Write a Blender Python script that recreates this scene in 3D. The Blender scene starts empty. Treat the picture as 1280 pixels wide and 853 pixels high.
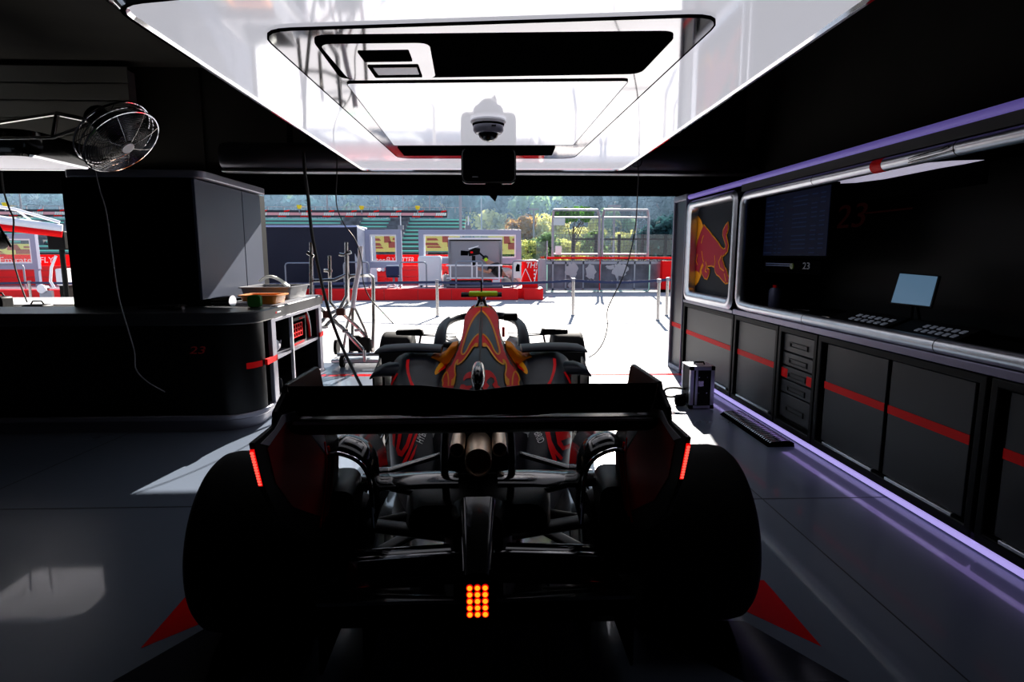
import bpy, bmesh, math, random
from mathutils import Vector, Matrix, geometry
from mathutils.bvhtree import BVHTree
random.seed(7)
SC = bpy.context.scene
COL = SC.collection
pi = math.pi
# ---------------------------------------------------------------- survey: camera and measured planes
F, H = 740.0, 1.43
VX, VY = 607.0, 318.0
PIT = math.atan((426.5 - VY) / F)
YAW = math.atan((640 - VX) / F * math.cos(PIT))
FW = Vector((math.sin(YAW) * math.cos(PIT), math.cos(YAW) * math.cos(PIT), -math.sin(PIT)))
RT = Vector((math.cos(YAW), -math.sin(YAW), 0))
UP = RT.cross(FW)
EYE = Vector((0, 0, H))
def ray(px, py): return FW + RT * ((px - 640) / F) + UP * ((426.5 - py) / F)
def PX(px, py, X):
    d = ray(px, py); return EYE + d * (X / d.x)
def PY(px, py, Y):
    d = ray(px, py); return EYE + d * (Y / d.y)
def PZ(px, py, Z=0.0):
    d = ray(px, py); return EYE + d * ((Z - H) / d.z)

cam = bpy.data.objects.new('camera', bpy.data.cameras.new('camera'))
COL.objects.link(cam)
cam.location = EYE
cam.rotation_euler = FW.to_track_quat('-Z', 'Y').to_euler()
cam.data.sensor_width = 36; cam.data.lens = 36 * F / 1280
cam.data.clip_end = 2000
SC.camera = cam

# ---------------------------------------------------------------- materials
def lin(c): return tuple(((v / 12.92) if v <= .04045 else ((v + .055) / 1.055) ** 2.4) for v in c)
def mat(name, col, rough=.5, metal=0., spec=.5, emit=None, es=0., noise=0., nscale=8., coat=0., bump=0., trans=0., alpha=1., srgb=True):
    m = bpy.data.materials.new(name); m.use_nodes = True
    nt = m.node_tree; b = nt.nodes['Principled BSDF']
    c = lin(col) if srgb else col
    b.inputs['Base Color'].default_value = (*c, 1)
    b.inputs['Roughness'].default_value = rough
    b.inputs['Metallic'].default_value = metal
    b.inputs['Specular IOR Level'].default_value = spec
    if coat: b.inputs['Coat Weight'].default_value = coat; b.inputs['Coat Roughness'].default_value = .04
    if trans: b.inputs['Transmission Weight'].default_value = trans
    if alpha < 1: b.inputs['Alpha'].default_value = alpha
    if emit: b.inputs['Emission Color'].default_value = (*lin(emit), 1); b.inputs['Emission Strength'].default_value = es
    if noise or bump:
        tc = nt.nodes.new('ShaderNodeTexCoord'); n = nt.nodes.new('ShaderNodeTexNoise')
        n.inputs['Scale'].default_value = nscale; n.inputs['Detail'].default_value = 5
        nt.links.new(tc.outputs['Object'], n.inputs['Vector'])
        if noise:
            r = nt.nodes.new('ShaderNodeValToRGB')
            r.color_ramp.elements[0].position = .3; r.color_ramp.elements[1].position = .7
            r.color_ramp.elements[0].color = (*[max(0, v * (1 - noise)) for v in c], 1)
            r.color_ramp.elements[1].color = (*[min(1, v * (1 + noise)) for v in c], 1)
            nt.links.new(n.outputs['Fac'], r.inputs['Fac']); nt.links.new(r.outputs['Color'], b.inputs['Base Color'])
        if bump:
            bp = nt.nodes.new('ShaderNodeBump'); bp.inputs['Strength'].default_value = bump; bp.inputs['Distance'].default_value = .02
            nt.links.new(n.outputs['Fac'], bp.inputs['Height']); nt.links.new(bp.outputs['Normal'], b.inputs['Normal'])
    return m
M = {}
M['black'] = mat('black_paint', (.035, .037, .04), .5, spec=.10)
M['soot'] = mat('soot_black', (.02, .02, .022), .9, spec=0.)
M['dark'] = mat('dark_panel', (.08, .085, .095), .5, spec=.3, noise=.15, nscale=3)
M['gloss'] = mat('gloss_black', (.03, .032, .036), .14, spec=.4)
M['wall'] = mat('garage_wall', (.14, .135, .12), .8, spec=.2, noise=.2, nscale=2)
M['navy'] = mat('matte_navy', (.06, .078, .115), .36, spec=.045)
M['carbon'] = mat('carbon', (.03, .032, .036), .4, spec=.12, noise=.4, nscale=220)
M['carbon_gloss'] = mat('lacquered_carbon', (.035, .037, .04), .12, spec=.6, coat=.3)
M['floor_gloss'] = mat('polished_carbon', (.05, .052, .06), .1, spec=1., coat=1.)
M['tyre'] = mat('tyre_rubber', (.02, .02, .021), .7, spec=.12, noise=.2, nscale=60)
M['red'] = mat('livery_red', (.95, .04, .08), .5, spec=.05)
M['redflat'] = mat('signal_red', (.90, .03, .05), .55, spec=.12)
M['yellow'] = mat('livery_yellow', (1., .66, .04), .5, spec=.05)
M['orange'] = mat('headrest_orange', (1., .58, .08), .55, spec=.1)
M['white'] = mat('white_lacquer', (.93, .93, .95), .35)
M['text_white'] = mat('white_print', (.92, .92, .92), .5)
M['text_dim'] = mat('tone_on_tone_print', (.34, .34, .35), .35)
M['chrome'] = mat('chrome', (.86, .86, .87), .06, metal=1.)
M['chrome_frame'] = mat('frame_chrome', (.66, .66, .68), .05, metal=1.)
M['steel'] = mat('brushed_steel', (.72, .71, .70), .22, metal=1., noise=.12, nscale=40)
M['alu'] = mat('satin_aluminium', (.80, .81, .83), .32, metal=1., noise=.06, nscale=12)
M['warmsteel'] = mat('heat_tinted_steel', (.86, .76, .66), .38, metal=.85)
M['exhaust_in'] = mat('heat_tinted_inner', (.74, .62, .52), .5, metal=.35)
M['trim'] = mat('grey_trim', (.55, .55, .60), .35, metal=.6)
M['panelwhite'] = mat('gloss_white_ceiling', (.93, .93, .96), .06, spec=.6, metal=.35, emit=(.93, .93, .97), es=.75)
M['panelbay'] = mat('gloss_white_bay_ceiling', (.90, .90, .93), .3, spec=.4)
M['lime'] = mat('fluorescent_lime', (.75, .95, .05), .5)
M['purple'] = mat('purple_light', (.55, .48, .85), .5, emit=(.50, .44, .80), es=.42)
M['lavender'] = mat('lavender_light', (.8, .78, .95), .5, emit=(.72, .66, .97), es=1.15)
M['ledred'] = mat('red_led', (.9, .05, .05), .4, emit=(1., .03, .03), es=1.1)
M['ledhot'] = mat('amber_led', (1, .7, .2), .4, emit=(1., .62, .10), es=2.3)
M['ledcore'] = mat('bright_red_led', (1, .3, .2), .4, emit=(1., .36, .30), es=1.9)
def glass_mat():
    m = bpy.data.materials.new('clear_screen'); m.use_nodes = True; nt = m.node_tree; out = nt.nodes['Material Output']
    t = nt.nodes.new('ShaderNodeBsdfTransparent'); t.inputs['Color'].default_value = (.90, .95, .95, 1); g = nt.nodes.new('ShaderNodeBsdfGlossy'); g.inputs['Roughness'].default_value = .02
    d = nt.nodes.new('ShaderNodeMixShader'); d.inputs[0].default_value = .07
    nt.links.new(t.outputs[0], d.inputs[1]); nt.links.new(g.outputs[0], d.inputs[2]); nt.links.new(d.outputs[0], out.inputs['Surface']); return m
M['glass'] = glass_mat()
M['screen'] = mat('screen_glow', (.1, .2, .3), .4, emit=(.36, .49, .60), es=.9)
M['screenblue'] = mat('data_screen', (.01, .015, .03), .6, spec=.05, emit=(.03, .045, .11), es=1.)
M['downlight'] = mat('downlight', (.9, .9, .95), .4, emit=(.82, .80, .90), es=.75)
M['key'] = mat('keycaps', (.6, .63, .68), .4, emit=(.55, .58, .65), es=.12)
M['cable'] = mat('cable_rubber', (.03, .03, .03), .5)
M['cablegrey'] = mat('cable_grey', (.45, .45, .46), .5)

# ---------------------------------------------------------------- mesh builder
class MB:
    def __init__(s): s.v = []; s.f = []; s.m = []
    def add(s, vs, fs, mi=0):
        o = len(s.v); s.v += [Vector(p) for p in vs]
        for f in fs: s.f.append([i + o for i in f]); s.m.append(mi)
        return s
    def box(s, x0, x1, y0, y1, z0, z1, mi=0):
        return s.add([(x, y, z) for z in (z0, z1) for y in (y0, y1) for x in (x0, x1)],
                     [(0, 2, 3, 1), (4, 5, 7, 6), (0, 1, 5, 4), (2, 6, 7, 3), (0, 4, 6, 2), (1, 3, 7, 5)], mi)
    def prism(s, poly, ax, a0, a1, mi=0):
        n = len(poly)
        def p(u, v, a): return {'x': (a, u, v), 'y': (u, a, v), 'z': (u, v, a)}[ax]
        vs = [p(u, v, a0) for u, v in poly] + [p(u, v, a1) for u, v in poly]
        return s.add(vs, [list(range(n))[::-1], list(range(n, 2 * n))] + [(i, (i + 1) % n, n + (i + 1) % n, n + i) for i in range(n)], mi)
    def ring(s, po, pin, ax, a0, a1, mi=0):
        n = len(po)
        def p(u, v, a): return {'x': (a, u, v), 'y': (u, a, v), 'z': (u, v, a)}[ax]
        vs = [p(u, v, a) for a in (a0, a1) for q in (po, pin) for u, v in q]
        fs = []
        for i in range(n):
            j = (i + 1) % n
            fs += [(i, j, n + j, n + i), (2 * n + i, 3 * n + i, 3 * n + j, 2 * n + j), (i, 2 * n + i, 2 * n + j, j), (n + i, n + j, 3 * n + j, 3 * n + i)]
        return s.add(vs, fs, mi)
    def tube(s, pts, r, n=8, mi=0, closed=False):
        pts = [Vector(p) for p in pts]; k = len(pts)
        rs = r if isinstance(r, (list, tuple)) else [r] * k
        vs = []; prev = None
        for i, p in enumerate(pts):
            if closed: t = pts[(i + 1) % k] - pts[i - 1]
            else: t = pts[min(i + 1, k - 1)] - pts[max(i - 1, 0)]
            t.normalize()
            if prev is None:
                a = Vector((0, 0, 1)) if abs(t.z) < .9 else Vector((1, 0, 0))
                u = t.cross(a).normalized()
            else:
                u = prev - t * prev.dot(t)
                u = u.normalized() if u.length > 1e-6 else t.orthogonal().normalized()
            prev = u; w = t.cross(u)
            vs += [p + (u * math.cos(2 * pi * j / n) + w * math.sin(2 * pi * j / n)) * rs[i] for j in range(n)]
        fs = []
        for i in range(k if closed else k - 1):
            for j in range(n):
                a, b = i * n + j, i * n + (j + 1) % n
                c, d = ((i + 1) % k) * n + (j + 1) % n, ((i + 1) % k) * n + j
                fs.append((a, b, c, d))
        if not closed: fs += [list(range(n))[::-1], list(range((k - 1) * n, k * n))]
        return s.add(vs, fs, mi)
    def cyl(s, a, b, r, n=16, mi=0, r2=None): return s.tube([a, b], [r, r if r2 is None else r2], n, mi)
    def lathe(s, prof, c, ax, n=40, mi=0, closed=True):
        c = Vector(c); vs = []
        for r, h in prof:
            for j in range(n):
                a = 2 * pi * j / n; u, v = r * math.cos(a), r * math.sin(a)
                vs.append(c + Vector({'x': (h, u, v), 'y': (u, h, v), 'z': (u, v, h)}[ax]))
        k = len(prof); fs = []
        for i in range(k if closed else k - 1):
            i2 = (i + 1) % k
            for j in range(n): fs.append((i * n + j, i * n + (j + 1) % n, i2 * n + (j + 1) % n, i2 * n + j))
        if not closed: fs += [list(range(n))[::-1], list(range((k - 1) * n, k * n))]
        return s.add(vs, fs, mi)
    def loft(s, secs, loop=True, cap=True, mi=0):
        n = len(secs[0]); vs = [p for q in secs for p in q]; fs = []
        for i in range(len(secs) - 1):
            for j in range(n if loop else n - 1):
                fs.append((i * n + j, i * n + (j + 1) % n, (i + 1) * n + (j + 1) % n, (i + 1) * n + j))
        if cap and loop: fs += [list(range(n))[::-1], list(range((len(secs) - 1) * n, len(secs) * n))]
        return s.add(vs, fs, mi)
    def ball(s, c, rx, ry=None, rz=None, nu=16, nv=10, mi=0):
        ry = rx if ry is None else ry; rz = rx if rz is None else rz; c = Vector(c)
        vs = [c + Vector((0, 0, rz))]
        for i in range(1, nv):
            a = pi * i / nv
            vs += [c + Vector((rx * math.sin(a) * math.cos(2 * pi * j / nu), ry * math.sin(a) * math.sin(2 * pi * j / nu), rz * math.cos(a))) for j in range(nu)]
        vs.append(c - Vector((0, 0, rz))); L = len(vs) - 1; fs = []
        for j in range(nu):
            fs.append((0, 1 + j, 1 + (j + 1) % nu)); b = 1 + (nv - 2) * nu
            fs.append((L, b + (j + 1) % nu, b + j))
        for i in range(nv - 2):
            for j in range(nu):
                a = 1 + i * nu; fs.append((a + j, a + nu + j, a + nu + (j + 1) % nu, a + (j + 1) % nu))
        return s.add(vs, fs, mi)
    def text(s, txt, size, mtx, mi=0, shear=0., width=None, spacing=1., depth=.002):
        cu = bpy.data.curves.new('tmp', 'FONT'); cu.body = txt; cu.size = size; cu.shear = shear; cu.space_character = spacing
        cu.align_x = 'CENTER'; cu.align_y = 'CENTER'; cu.extrude = depth; cu.resolution_u = 3
        o = bpy.data.objects.new('tmp', cu); COL.objects.link(o)
        bpy.context.view_layer.update()
        me = o.evaluated_get(bpy.context.evaluated_depsgraph_get()).to_mesh()
        vs = [v.co.copy() for v in me.vertices]; fs = [list(p.vertices) for p in me.polygons]
        bpy.data.objects.remove(o); bpy.data.curves.remove(cu)
        if width and vs:
            w = max(v.x for v in vs) - min(v.x for v in vs)
            for v in vs: v.x *= width / w
        return s.add([mtx @ v for v in vs], fs, mi)
    def mirror(s, cx):
        o = MB(); o.v = [Vector((2 * cx - p.x, p.y, p.z)) for p in s.v]; o.f = [f[::-1] for f in s.f]; o.m = list(s.m); return o
    def join(s, o): return s.add(o.v, o.f) if not o.m else s._j(o)
    def _j(s, o):
        k = len(s.v); s.v += [p.copy() for p in o.v]; s.f += [[i + k for i in f] for f in o.f]; s.m += o.m; return s
    def build(s, name, mats, parent=None, origin=None, bevel=0., sub=0, smooth=35, recalc=True):
        if not isinstance(mats, (list, tuple)): mats = [mats]
        if parent is not None:
            r = parent
            while r.parent is not None: r = r.parent
            org = r.location.copy()
        elif origin is not None: org = Vector(origin)
        else:
            lo = [min(p[i] for p in s.v) for i in range(3)]; hi = [max(p[i] for p in s.v) for i in range(3)]
            org = Vector(((lo[0] + hi[0]) / 2, (lo[1] + hi[1]) / 2, lo[2]))
        me = bpy.data.meshes.new(name)
        me.from_pydata([p - org for p in s.v], [], s.f)
        for q in mats: me.materials.append(M[q] if isinstance(q, str) else q)
        me.polygons.foreach_set('material_index', s.m)
        if recalc:
            bm = bmesh.new(); bm.from_mesh(me); bmesh.ops.recalc_face_normals(bm, faces=bm.faces); bm.to_mesh(me); bm.free()
        me.update()
        if smooth:
            me.polygons.foreach_set('use_smooth', [True] * len(me.polygons)); me.set_sharp_from_angle(angle=math.radians(smooth))
        o = bpy.data.objects.new(name, me); COL.objects.link(o)
        if parent is not None: o.parent = parent
        else: o.location = org
        if bevel:
            b = o.modifiers.new('edge', 'BEVEL'); b.width = bevel; b.segments = 2; b.limit_method = 'ANGLE'; b.angle_limit = math.radians(40)
        if sub:
            b = o.modifiers.new('smooth', 'SUBSURF'); b.levels = sub; b.render_levels = sub
        return o

def tag(o, label, cat, group=None, kind=None):
    o['label'] = label; o['category'] = cat
    if group: o['group'] = group
    if kind: o['kind'] = kind
    return o
def thing(name, label, cat, loc, group=None):
    o = bpy.data.objects.new(name, None); COL.objects.link(o); o.location = loc; o.empty_display_size = .1
    return tag(o, label, cat, group)
def struct(mb, name, m, **k):
    o = mb.build(name, m, **k); o['kind'] = 'structure'; return o
def copy_tree(o, parent=None):
    c = o.copy(); COL.objects.link(c)
    if parent is not None: c.parent = parent
    for ch in list(o.children): copy_tree(ch, c)
    return c
def rr(u0, u1, v0, v1, r, n=5):
    out = []
    for cu, cv, a0 in ((u1 - r, v1 - r, 0), (u0 + r, v1 - r, pi / 2), (u0 + r, v0 + r, pi), (u1 - r, v0 + r, 3 * pi / 2)):
        for i in range(n + 1):
            a = a0 + pi / 2 * i / n; out.append((cu + r * math.cos(a), cv + r * math.sin(a)))
    return out
def rquad(pts, r, n=5):
    out = []; k = len(pts); P = [Vector((a, b)) for a, b in pts]
    for i in range(k):
        a, b, c = P[i - 1], P[i], P[(i + 1) % k]
        d1 = (a - b).normalized(); d2 = (c - b).normalized()
        s, e = b + d1 * r, b + d2 * r
        for j in range(n + 1):
            t = j / n; q = s * (1 - t) ** 2 + b * 2 * t * (1 - t) + e * t * t; out.append((q.x, q.y))
    return out
def curve(pts, n=6):
    P = [Vector(p) for p in pts]; out = []
    for i in range(len(P) - 1):
        p0, p1, p2, p3 = P[max(i - 1, 0)], P[i], P[i + 1], P[min(i + 2, len(P) - 1)]
        for j in range(n):
            t = j / n
            out.append(.5 * ((2 * p1) + (p2 - p0) * t + (2 * p0 - 5 * p1 + 4 * p2 - p3) * t * t + (3 * p1 - p0 - 3 * p2 + p3) * t ** 3))
    out.append(P[-1]); return out
def facing_cam(c, size=1.):      # text matrix for a board that faces -Y
    return Matrix.Translation(c) @ Matrix.Rotation(pi / 2, 4, 'X')
def facing_left(c):              # text matrix for a board that faces -X (reads along -Y)
    return Matrix.Translation(c) @ Matrix(((0, 0, -1, 0), (-1, 0, 0, 0), (0, 1, 0, 0), (0, 0, 0, 1)))
# ================================================================ ROOM
def floor_mat():
    m = mat('painted_floor', (.385, .425, .485), .09, spec=.5, coat=.7)
    nt = m.node_tree; b = nt.nodes['Principled BSDF']
    tc = nt.nodes.new('ShaderNodeTexCoord')
    n = nt.nodes.new('ShaderNodeTexNoise'); n.inputs['Scale'].default_value = .9; n.inputs['Detail'].default_value = 6
    nt.links.new(tc.outputs['Object'], n.inputs['Vector'])
    r = nt.nodes.new('ShaderNodeMapRange'); r.inputs['To Min'].default_value = .24; r.inputs['To Max'].default_value = .34
    nt.links.new(n.outputs['Fac'], r.inputs['Value']); nt.links.new(r.outputs['Result'], b.inputs['Roughness'])
    n2 = nt.nodes.new('ShaderNodeTexNoise'); n2.inputs['Scale'].default_value = 14; n2.inputs['Detail'].default_value = 3
    nt.links.new(tc.outputs['Object'], n2.inputs['Vector'])
    bp = nt.nodes.new('ShaderNodeBump'); bp.inputs['Strength'].default_value = .03; bp.inputs['Distance'].default_value = .01
    nt.links.new(n2.outputs['Fac'], bp.inputs['Height']); nt.links.new(bp.outputs['Normal'], b.inputs['Normal'])
    return m
def ground_mat():
    m = mat('pit_lane_concrete', (.66, .66, .67), .8, spec=.3, noise=.12, nscale=.6)
    return m
M['floor'] = floor_mat(); M['ground'] = ground_mat()
M['seam'] = mat('floor_seam', (.16, .17, .19), .3, spec=.3)
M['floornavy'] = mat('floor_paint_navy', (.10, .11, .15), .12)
M['floorred'] = mat('floor_paint_red', (.80, .06, .07), .12)
M['linegreen'] = mat('lane_paint_green', (.45, .80, .62), .7)
M['lineblue'] = mat('lane_paint_blue', (.62, .75, .92), .7)
YD = 7.5                                                    # the door line
struct(MB().box(-8.5, 3.4, -3.5, YD + .35, -.12, 0), 'floor', 'floor')
struct(MB().box(-90, 60, YD + .35, 75, -.14, -.005), 'ground', 'ground')
struct(MB().box(-8.5, 3.4, -3.5, YD + .3, 3.6, 3.75), 'ceiling', 'wall')
w = MB().box(3.22, 3.4, -3.5, YD + .3, 0, 3.6)
struct(w, 'wall_right', 'wall')
struct(MB().box(-8.7, -8.5, -3.5, YD + .3, 0, 3.6), 'wall_left', 'black')
struct(MB().box(-8.5, 3.22, -3.7, -3.5, 0, 3.6), 'wall_rear', 'soot')
w = MB().box(-8.5, 3.22, YD, YD + .3, 2.42, 3.6)
for x in (-6.4, -5.0, -3.4, -2.2, -1.9, 2.4): w.box(x, x + .05, YD - .02, YD, 2.42, 3.6)
struct(w, 'wall_front', 'wall')
struct(MB().box(-8.5, 3.22, YD - .06, YD + .06, 2.15, 2.42), 'trim_1', 'soot', bevel=.01)   # lintel beam
struct(MB().box(-3.62, -2.80, YD - .1, YD + .3, 0, 2.15), 'wall_between', 'soot')
struct(MB().box(2.75, 3.22, YD - .1, YD + .3, 0, 2.15), 'wall_jamb', 'soot')
struct(MB().box(-2.80, -2.785, YD - .08, YD + .28, 0, 2.15), 'trim_2', 'black')
w = MB().box(-6.6, -4.05, 7.28, 7.42, 2.55, 3.5)
for k in range(5): w.box(-6.6, -4.05, 7.265, 7.28, 2.60 + .19 * k, 2.77 + .19 * k)
struct(w, 'wall_shutter', mat('roller_shutter', (.45, .45, .43), .6))
# floor paint and seams
def flat(poly, z0=.0005, z1=.0015): return MB().prism(poly, 'z', z0, z1)
struct(flat([(-8.4, 3.36), (3.1, 3.235), (3.1, 3.243), (-8.4, 3.37)]), 'trim_3', 'seam', smooth=0)
struct(flat([(-3.02, 3.37), (-3.012, 3.37), (-2.61, 7.6), (-2.618, 7.6)]), 'trim_4', 'seam', smooth=0)
struct(flat([(1.62, -.5), (1.626, -.5), (1.626, 7.6), (1.62, 7.6)]), 'trim_5', 'seam', smooth=0)
def px_poly(pts): return [tuple(PZ(*p)[:2]) for p in pts]
tag(flat(px_poly([(176, 811), (236, 742), (300, 742), (300, 760)])).build('floor_arrow', 'floorred', smooth=0), 'red painted floor triangle beside the car tyre on the window side', 'floor marking')
tag(flat(px_poly([(1027, 809), (955, 726), (890, 726), (890, 745)])).build('floor_arrow', 'floorred', smooth=0), 'red painted floor triangle beside the car tyre nearest the drawers', 'floor marking')
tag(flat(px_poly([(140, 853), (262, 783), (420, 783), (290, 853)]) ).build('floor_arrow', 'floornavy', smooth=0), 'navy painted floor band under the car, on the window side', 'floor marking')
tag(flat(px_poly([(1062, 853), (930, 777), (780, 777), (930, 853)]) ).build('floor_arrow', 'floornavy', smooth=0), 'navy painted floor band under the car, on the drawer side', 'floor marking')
a, b, c, d = (-2.6, 6.98), (2.34, 6.83), (2.34, 6.95), (-2.6, 7.1)
tag(flat([a, b, c, d]).build('threshold_line', 'floorred', smooth=0), 'red painted line across the garage threshold', 'floor marking')

# ---------------------------------------------------------------- ceiling light panel
ZP = 2.35
panel = thing('ceiling_light_panel', 'large glossy white ceiling panel with chrome frame hanging above the car', 'light panel', (0, 4.5, ZP))
outer = rquad([(-1.36, 2.42), (1.37, 1.75), (1.49, 6.66), (-1.33, 6.78)], .12)
MB().prism(outer, 'z', ZP, ZP + .05).build('panel', 'panelwhite', panel, smooth=20)
def grow(poly, d):
    n = len(poly); out = []
    for i in range(n):
        a, b, c = Vector(poly[i - 1]), Vector(poly[i]), Vector(poly[(i + 1) % n])
        t = (c - a); t.normalize(); out.append((b.x + t.y * d, b.y - t.x * d))
    return out
g1 = grow(outer, .05)
e1 = MB(); sec = []
prof = [(0, 0), (.012, -.012), (.03, -.010), (.05, .01)]
for d, dz in prof: sec.append([Vector((x, y, ZP + dz)) for x, y in grow(outer, d)])
e1.loft(sec, cap=False); e1.build('edge_trim', 'chrome', panel)
s2 = MB(); s2.loft([[Vector((x, y, ZP + .01)) for x, y in grow(outer, .05)], [Vector((x, y, ZP + .07)) for x, y in grow(outer, .13)], [Vector((x, y, ZP + .2)) for x, y in grow(outer, .15)], [Vector((x, y, ZP + .22)) for x, y in outer]])
s2.build('housing', 'gloss', panel)
fo = rquad([(-.93, 2.64), (.93, 2.40), (.845, 5.83), (-.825, 5.90)], .14)
# chrome ring split by its three openings
fi = rquad([(-.735, 3.36), (.755, 3.245), (.735, 5.10), (-.76, 5.18)], .03)
fr = MB(); fr.prism(fo, 'z', ZP - .012, ZP - .001); fr.build('chrome_frame', 'chrome_frame', panel, bevel=.004, smooth=20)
MB().ring(grow(fo, .0035), fo, 'z', ZP - .014, ZP - .001).build('frame_gasket', 'soot', panel, smooth=0)
MB().ring(grow(fi, .004), fi, 'z', ZP - .02, ZP - .012).build('frame_gasket', 'dark', panel, smooth=0)
MB().prism(fi, 'z', ZP - .018, ZP - .012).build('inner_panel', 'panelwhite', panel, smooth=20)
MB().prism(rquad([(-.73, 2.69), (.80, 2.575), (.785, 3.12), (-.745, 3.275)], .07), 'z', ZP - .02, ZP - .012).build('vent_slot', 'soot', panel, smooth=20)
MB().prism(rquad([(-.745, 5.26), (.60, 5.20), (.615, 5.62), (-.745, 5.70)], .02), 'z', ZP - .02, ZP - .012).build('vent_slot', 'soot', panel, smooth=20)
ins = MB().prism(rquad([(-.71, 2.735), (-.235, 2.70), (-.25, 3.215), (-.70, 3.255)], .06), 'z', ZP - .026, ZP - .02).build('chrome_insert', 'chrome_frame', panel, smooth=20)
MB().prism(rquad([(-.565, 2.82), (-.335, 2.80), (-.335, 2.94), (-.56, 2.96)], .01), 'z', ZP - .030, ZP - .026).build('slot', 'soot', ins, smooth=20)
MB().prism(rquad([(-.56, 3.02), (-.315, 3.0), (-.315, 3.19), (-.555, 3.21)], .01), 'z', ZP - .030, ZP - .026).build('slot', 'soot', ins, smooth=20)
MB().prism(rquad([(-.535, 3.035), (-.325, 3.018), (-.325, 3.13), (-.53, 3.15)], .005), 'z', ZP - .033, ZP - .030).build('window', 'trim', ins, smooth=20)
# dome camera
dc = thing('dome_camera', 'white and black dome camera on the glossy ceiling panel', 'camera', (.024, 4.2, ZP - .018))
c0 = (.024, 4.2, 0)
MB().lathe([(.0, ZP - .018), (.118, ZP - .018), (.122, ZP - .03), (.112, ZP - .045), (0, ZP - .045)], c0, 'z', 36, closed=False).build('flange', 'white', dc)
MB().lathe([(.0, ZP - .045), (.108, ZP - .045), (.106, ZP - .058), (0, ZP - .058)], c0, 'z', 36, closed=False).build('gasket', 'soot', dc)
MB().lathe([(.0, ZP - .058), (.104, ZP - .058), (.103, ZP - .088), (.088, ZP - .108), (0, ZP - .108)], c0, 'z', 36, closed=False).build('housing', 'trim', dc)
MB().lathe([(.07, ZP - .105), (.062, ZP - .13), (.04, ZP - .15), (.015, ZP - .158), (0, ZP - .159)], c0, 'z', 36, closed=False).build('dome', 'gloss', dc)
MB().box(.045, .075, 4.2 - .1035, 4.2 - .1, ZP - .078, ZP - .068).build('nameplate', 'black', dc)
# hanging box screen
hm = thing('hanging_screen', 'black rounded box screen hanging below the end of the ceiling panel', 'screen', (.035, 5.3, 2.04))
MB().prism(rquad([(-.205, ZP - .004), (-.205, 2.035), (.268, 2.035), (.268, ZP - .004)], .06), 'y', 5.26, 5.34).build('housing', 'gloss', hm, bevel=.008)
MB().prism(rquad([(-.19, ZP - .03), (-.19, 2.052), (.253, 2.052), (.253, ZP - .03)], .05), 'y', 5.254, 5.26).build('display', 'soot', hm)
MB().box(-.11, -.06, 5.25, 5.254, 2.085, 2.092).build('badge', 'text_dim', hm)
MB().prism([(.0, 2.04), (.15, 2.04), (.13, 2.0), (.10, 1.99), (.105, 1.93), (.088, 1.885), (.05, 1.92), (.02, 1.96)], 'y', 5.28, 5.32).build('bracket', 'soot', hm, bevel=.006)
# big dark tube beam
tb = thing('tube_beam', 'thick dark tube beam crossing behind the ceiling panel', 'beam', (.3, 7.02, 2.36))
prof = [(0, -2.95), (.14, -2.95), (.155, -2.9), (.155, 2.98), (.14, 3.08), (.09, 3.14), (0, 3.16)]
MB().lathe(prof, (0, 7.05, 2.52), 'x', 40, closed=False).build('tube', mat('beam_satin_grey', (.28, .28, .31), .3, metal=.5), tb)
MB().box(-2.95, 3.1, 6.97, 7.13, 2.345, 2.372).build('lower_trim', 'alu', tb, bevel=.006)
for x in (-2.2, 2.6):
    MB().cyl((x, 7.05, 2.66), (x, 7.05, 3.6), .035).build('hanger', 'black', tb)

# left bay ceiling panel
lp = thing('ceiling_light_panel', 'white ceiling panel of the neighbouring bay behind the fan', 'light panel', (-5.9, 5., ZP))
lpo = rquad([(-5.45, 5.95), (-4.305, 5.95), (-4.35, 6.9), (-5.45, 6.9)], .1)
MB().prism(lpo, 'z', ZP, ZP + .05).build('panel', 'panelbay', lp, smooth=20)
s2 = MB(); s2.loft([[Vector((x, y, ZP - .004)) for x, y in grow(lpo, .0)], [Vector((x, y, ZP - .01)) for x, y in grow(lpo, .03)], [Vector((x, y, ZP + .01)) for x, y in grow(lpo, .05)]], cap=False)
s2.build('edge_trim', 'chrome', lp)
s2 = MB(); s2.loft([[Vector((x, y, ZP + .01)) for x, y in grow(lpo, .05)], [Vector((x, y, ZP + .07)) for x, y in grow(lpo, .10)], [Vector((x, y, ZP + .22)) for x, y in grow(lpo, .12)], [Vector((x, y, ZP + .24)) for x, y in lpo]])
s2.build('housing', 'gloss', lp)

# ---------------------------------------------------------------- wall fan
fan = thing('wall_fan', 'black cage fan on an arm beside the neighbouring white panel', 'fan', (-2.6, 4.3, 1.9))
FC = PY(149, 174, 4.3); fr_ = ray(149, 174).normalized()
e1 = (RT - fr_ * RT.dot(fr_)).normalized(); e2 = (UP - fr_ * UP.dot(fr_) - e1 * UP.dot(e1)).normalized()
fd = (-fr_ * .56 + (e1 * .57 - e2 * .82) * .83).normalized()
fu = fd.cross(Vector((0, 0, 1))).normalized(); fv = fu.cross(fd)
RF = .262
def fp(a, r, h): return FC + (fu * math.cos(a) + fv * math.sin(a)) * r + fd * h
cage = MB()
for r, h, t in ((RF, .03, .0065), (RF, -.06, .0065), (RF * .98, -.015, .004)):
    cage.tube([fp(2 * pi * i / 48, r, h) for i in range(48)], t, 6, closed=True)
cage.build('cage_rim', 'chrome', fan)
gr = MB()
for k in range(1, 17):
    r = RF * (.2 + .8 * k / 17); gr.tube([fp(2 * pi * i / 40, r, .03 + .05 * (1 - (r / RF) ** 2)) for i in range(40)], .0022, 4, closed=True)
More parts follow.
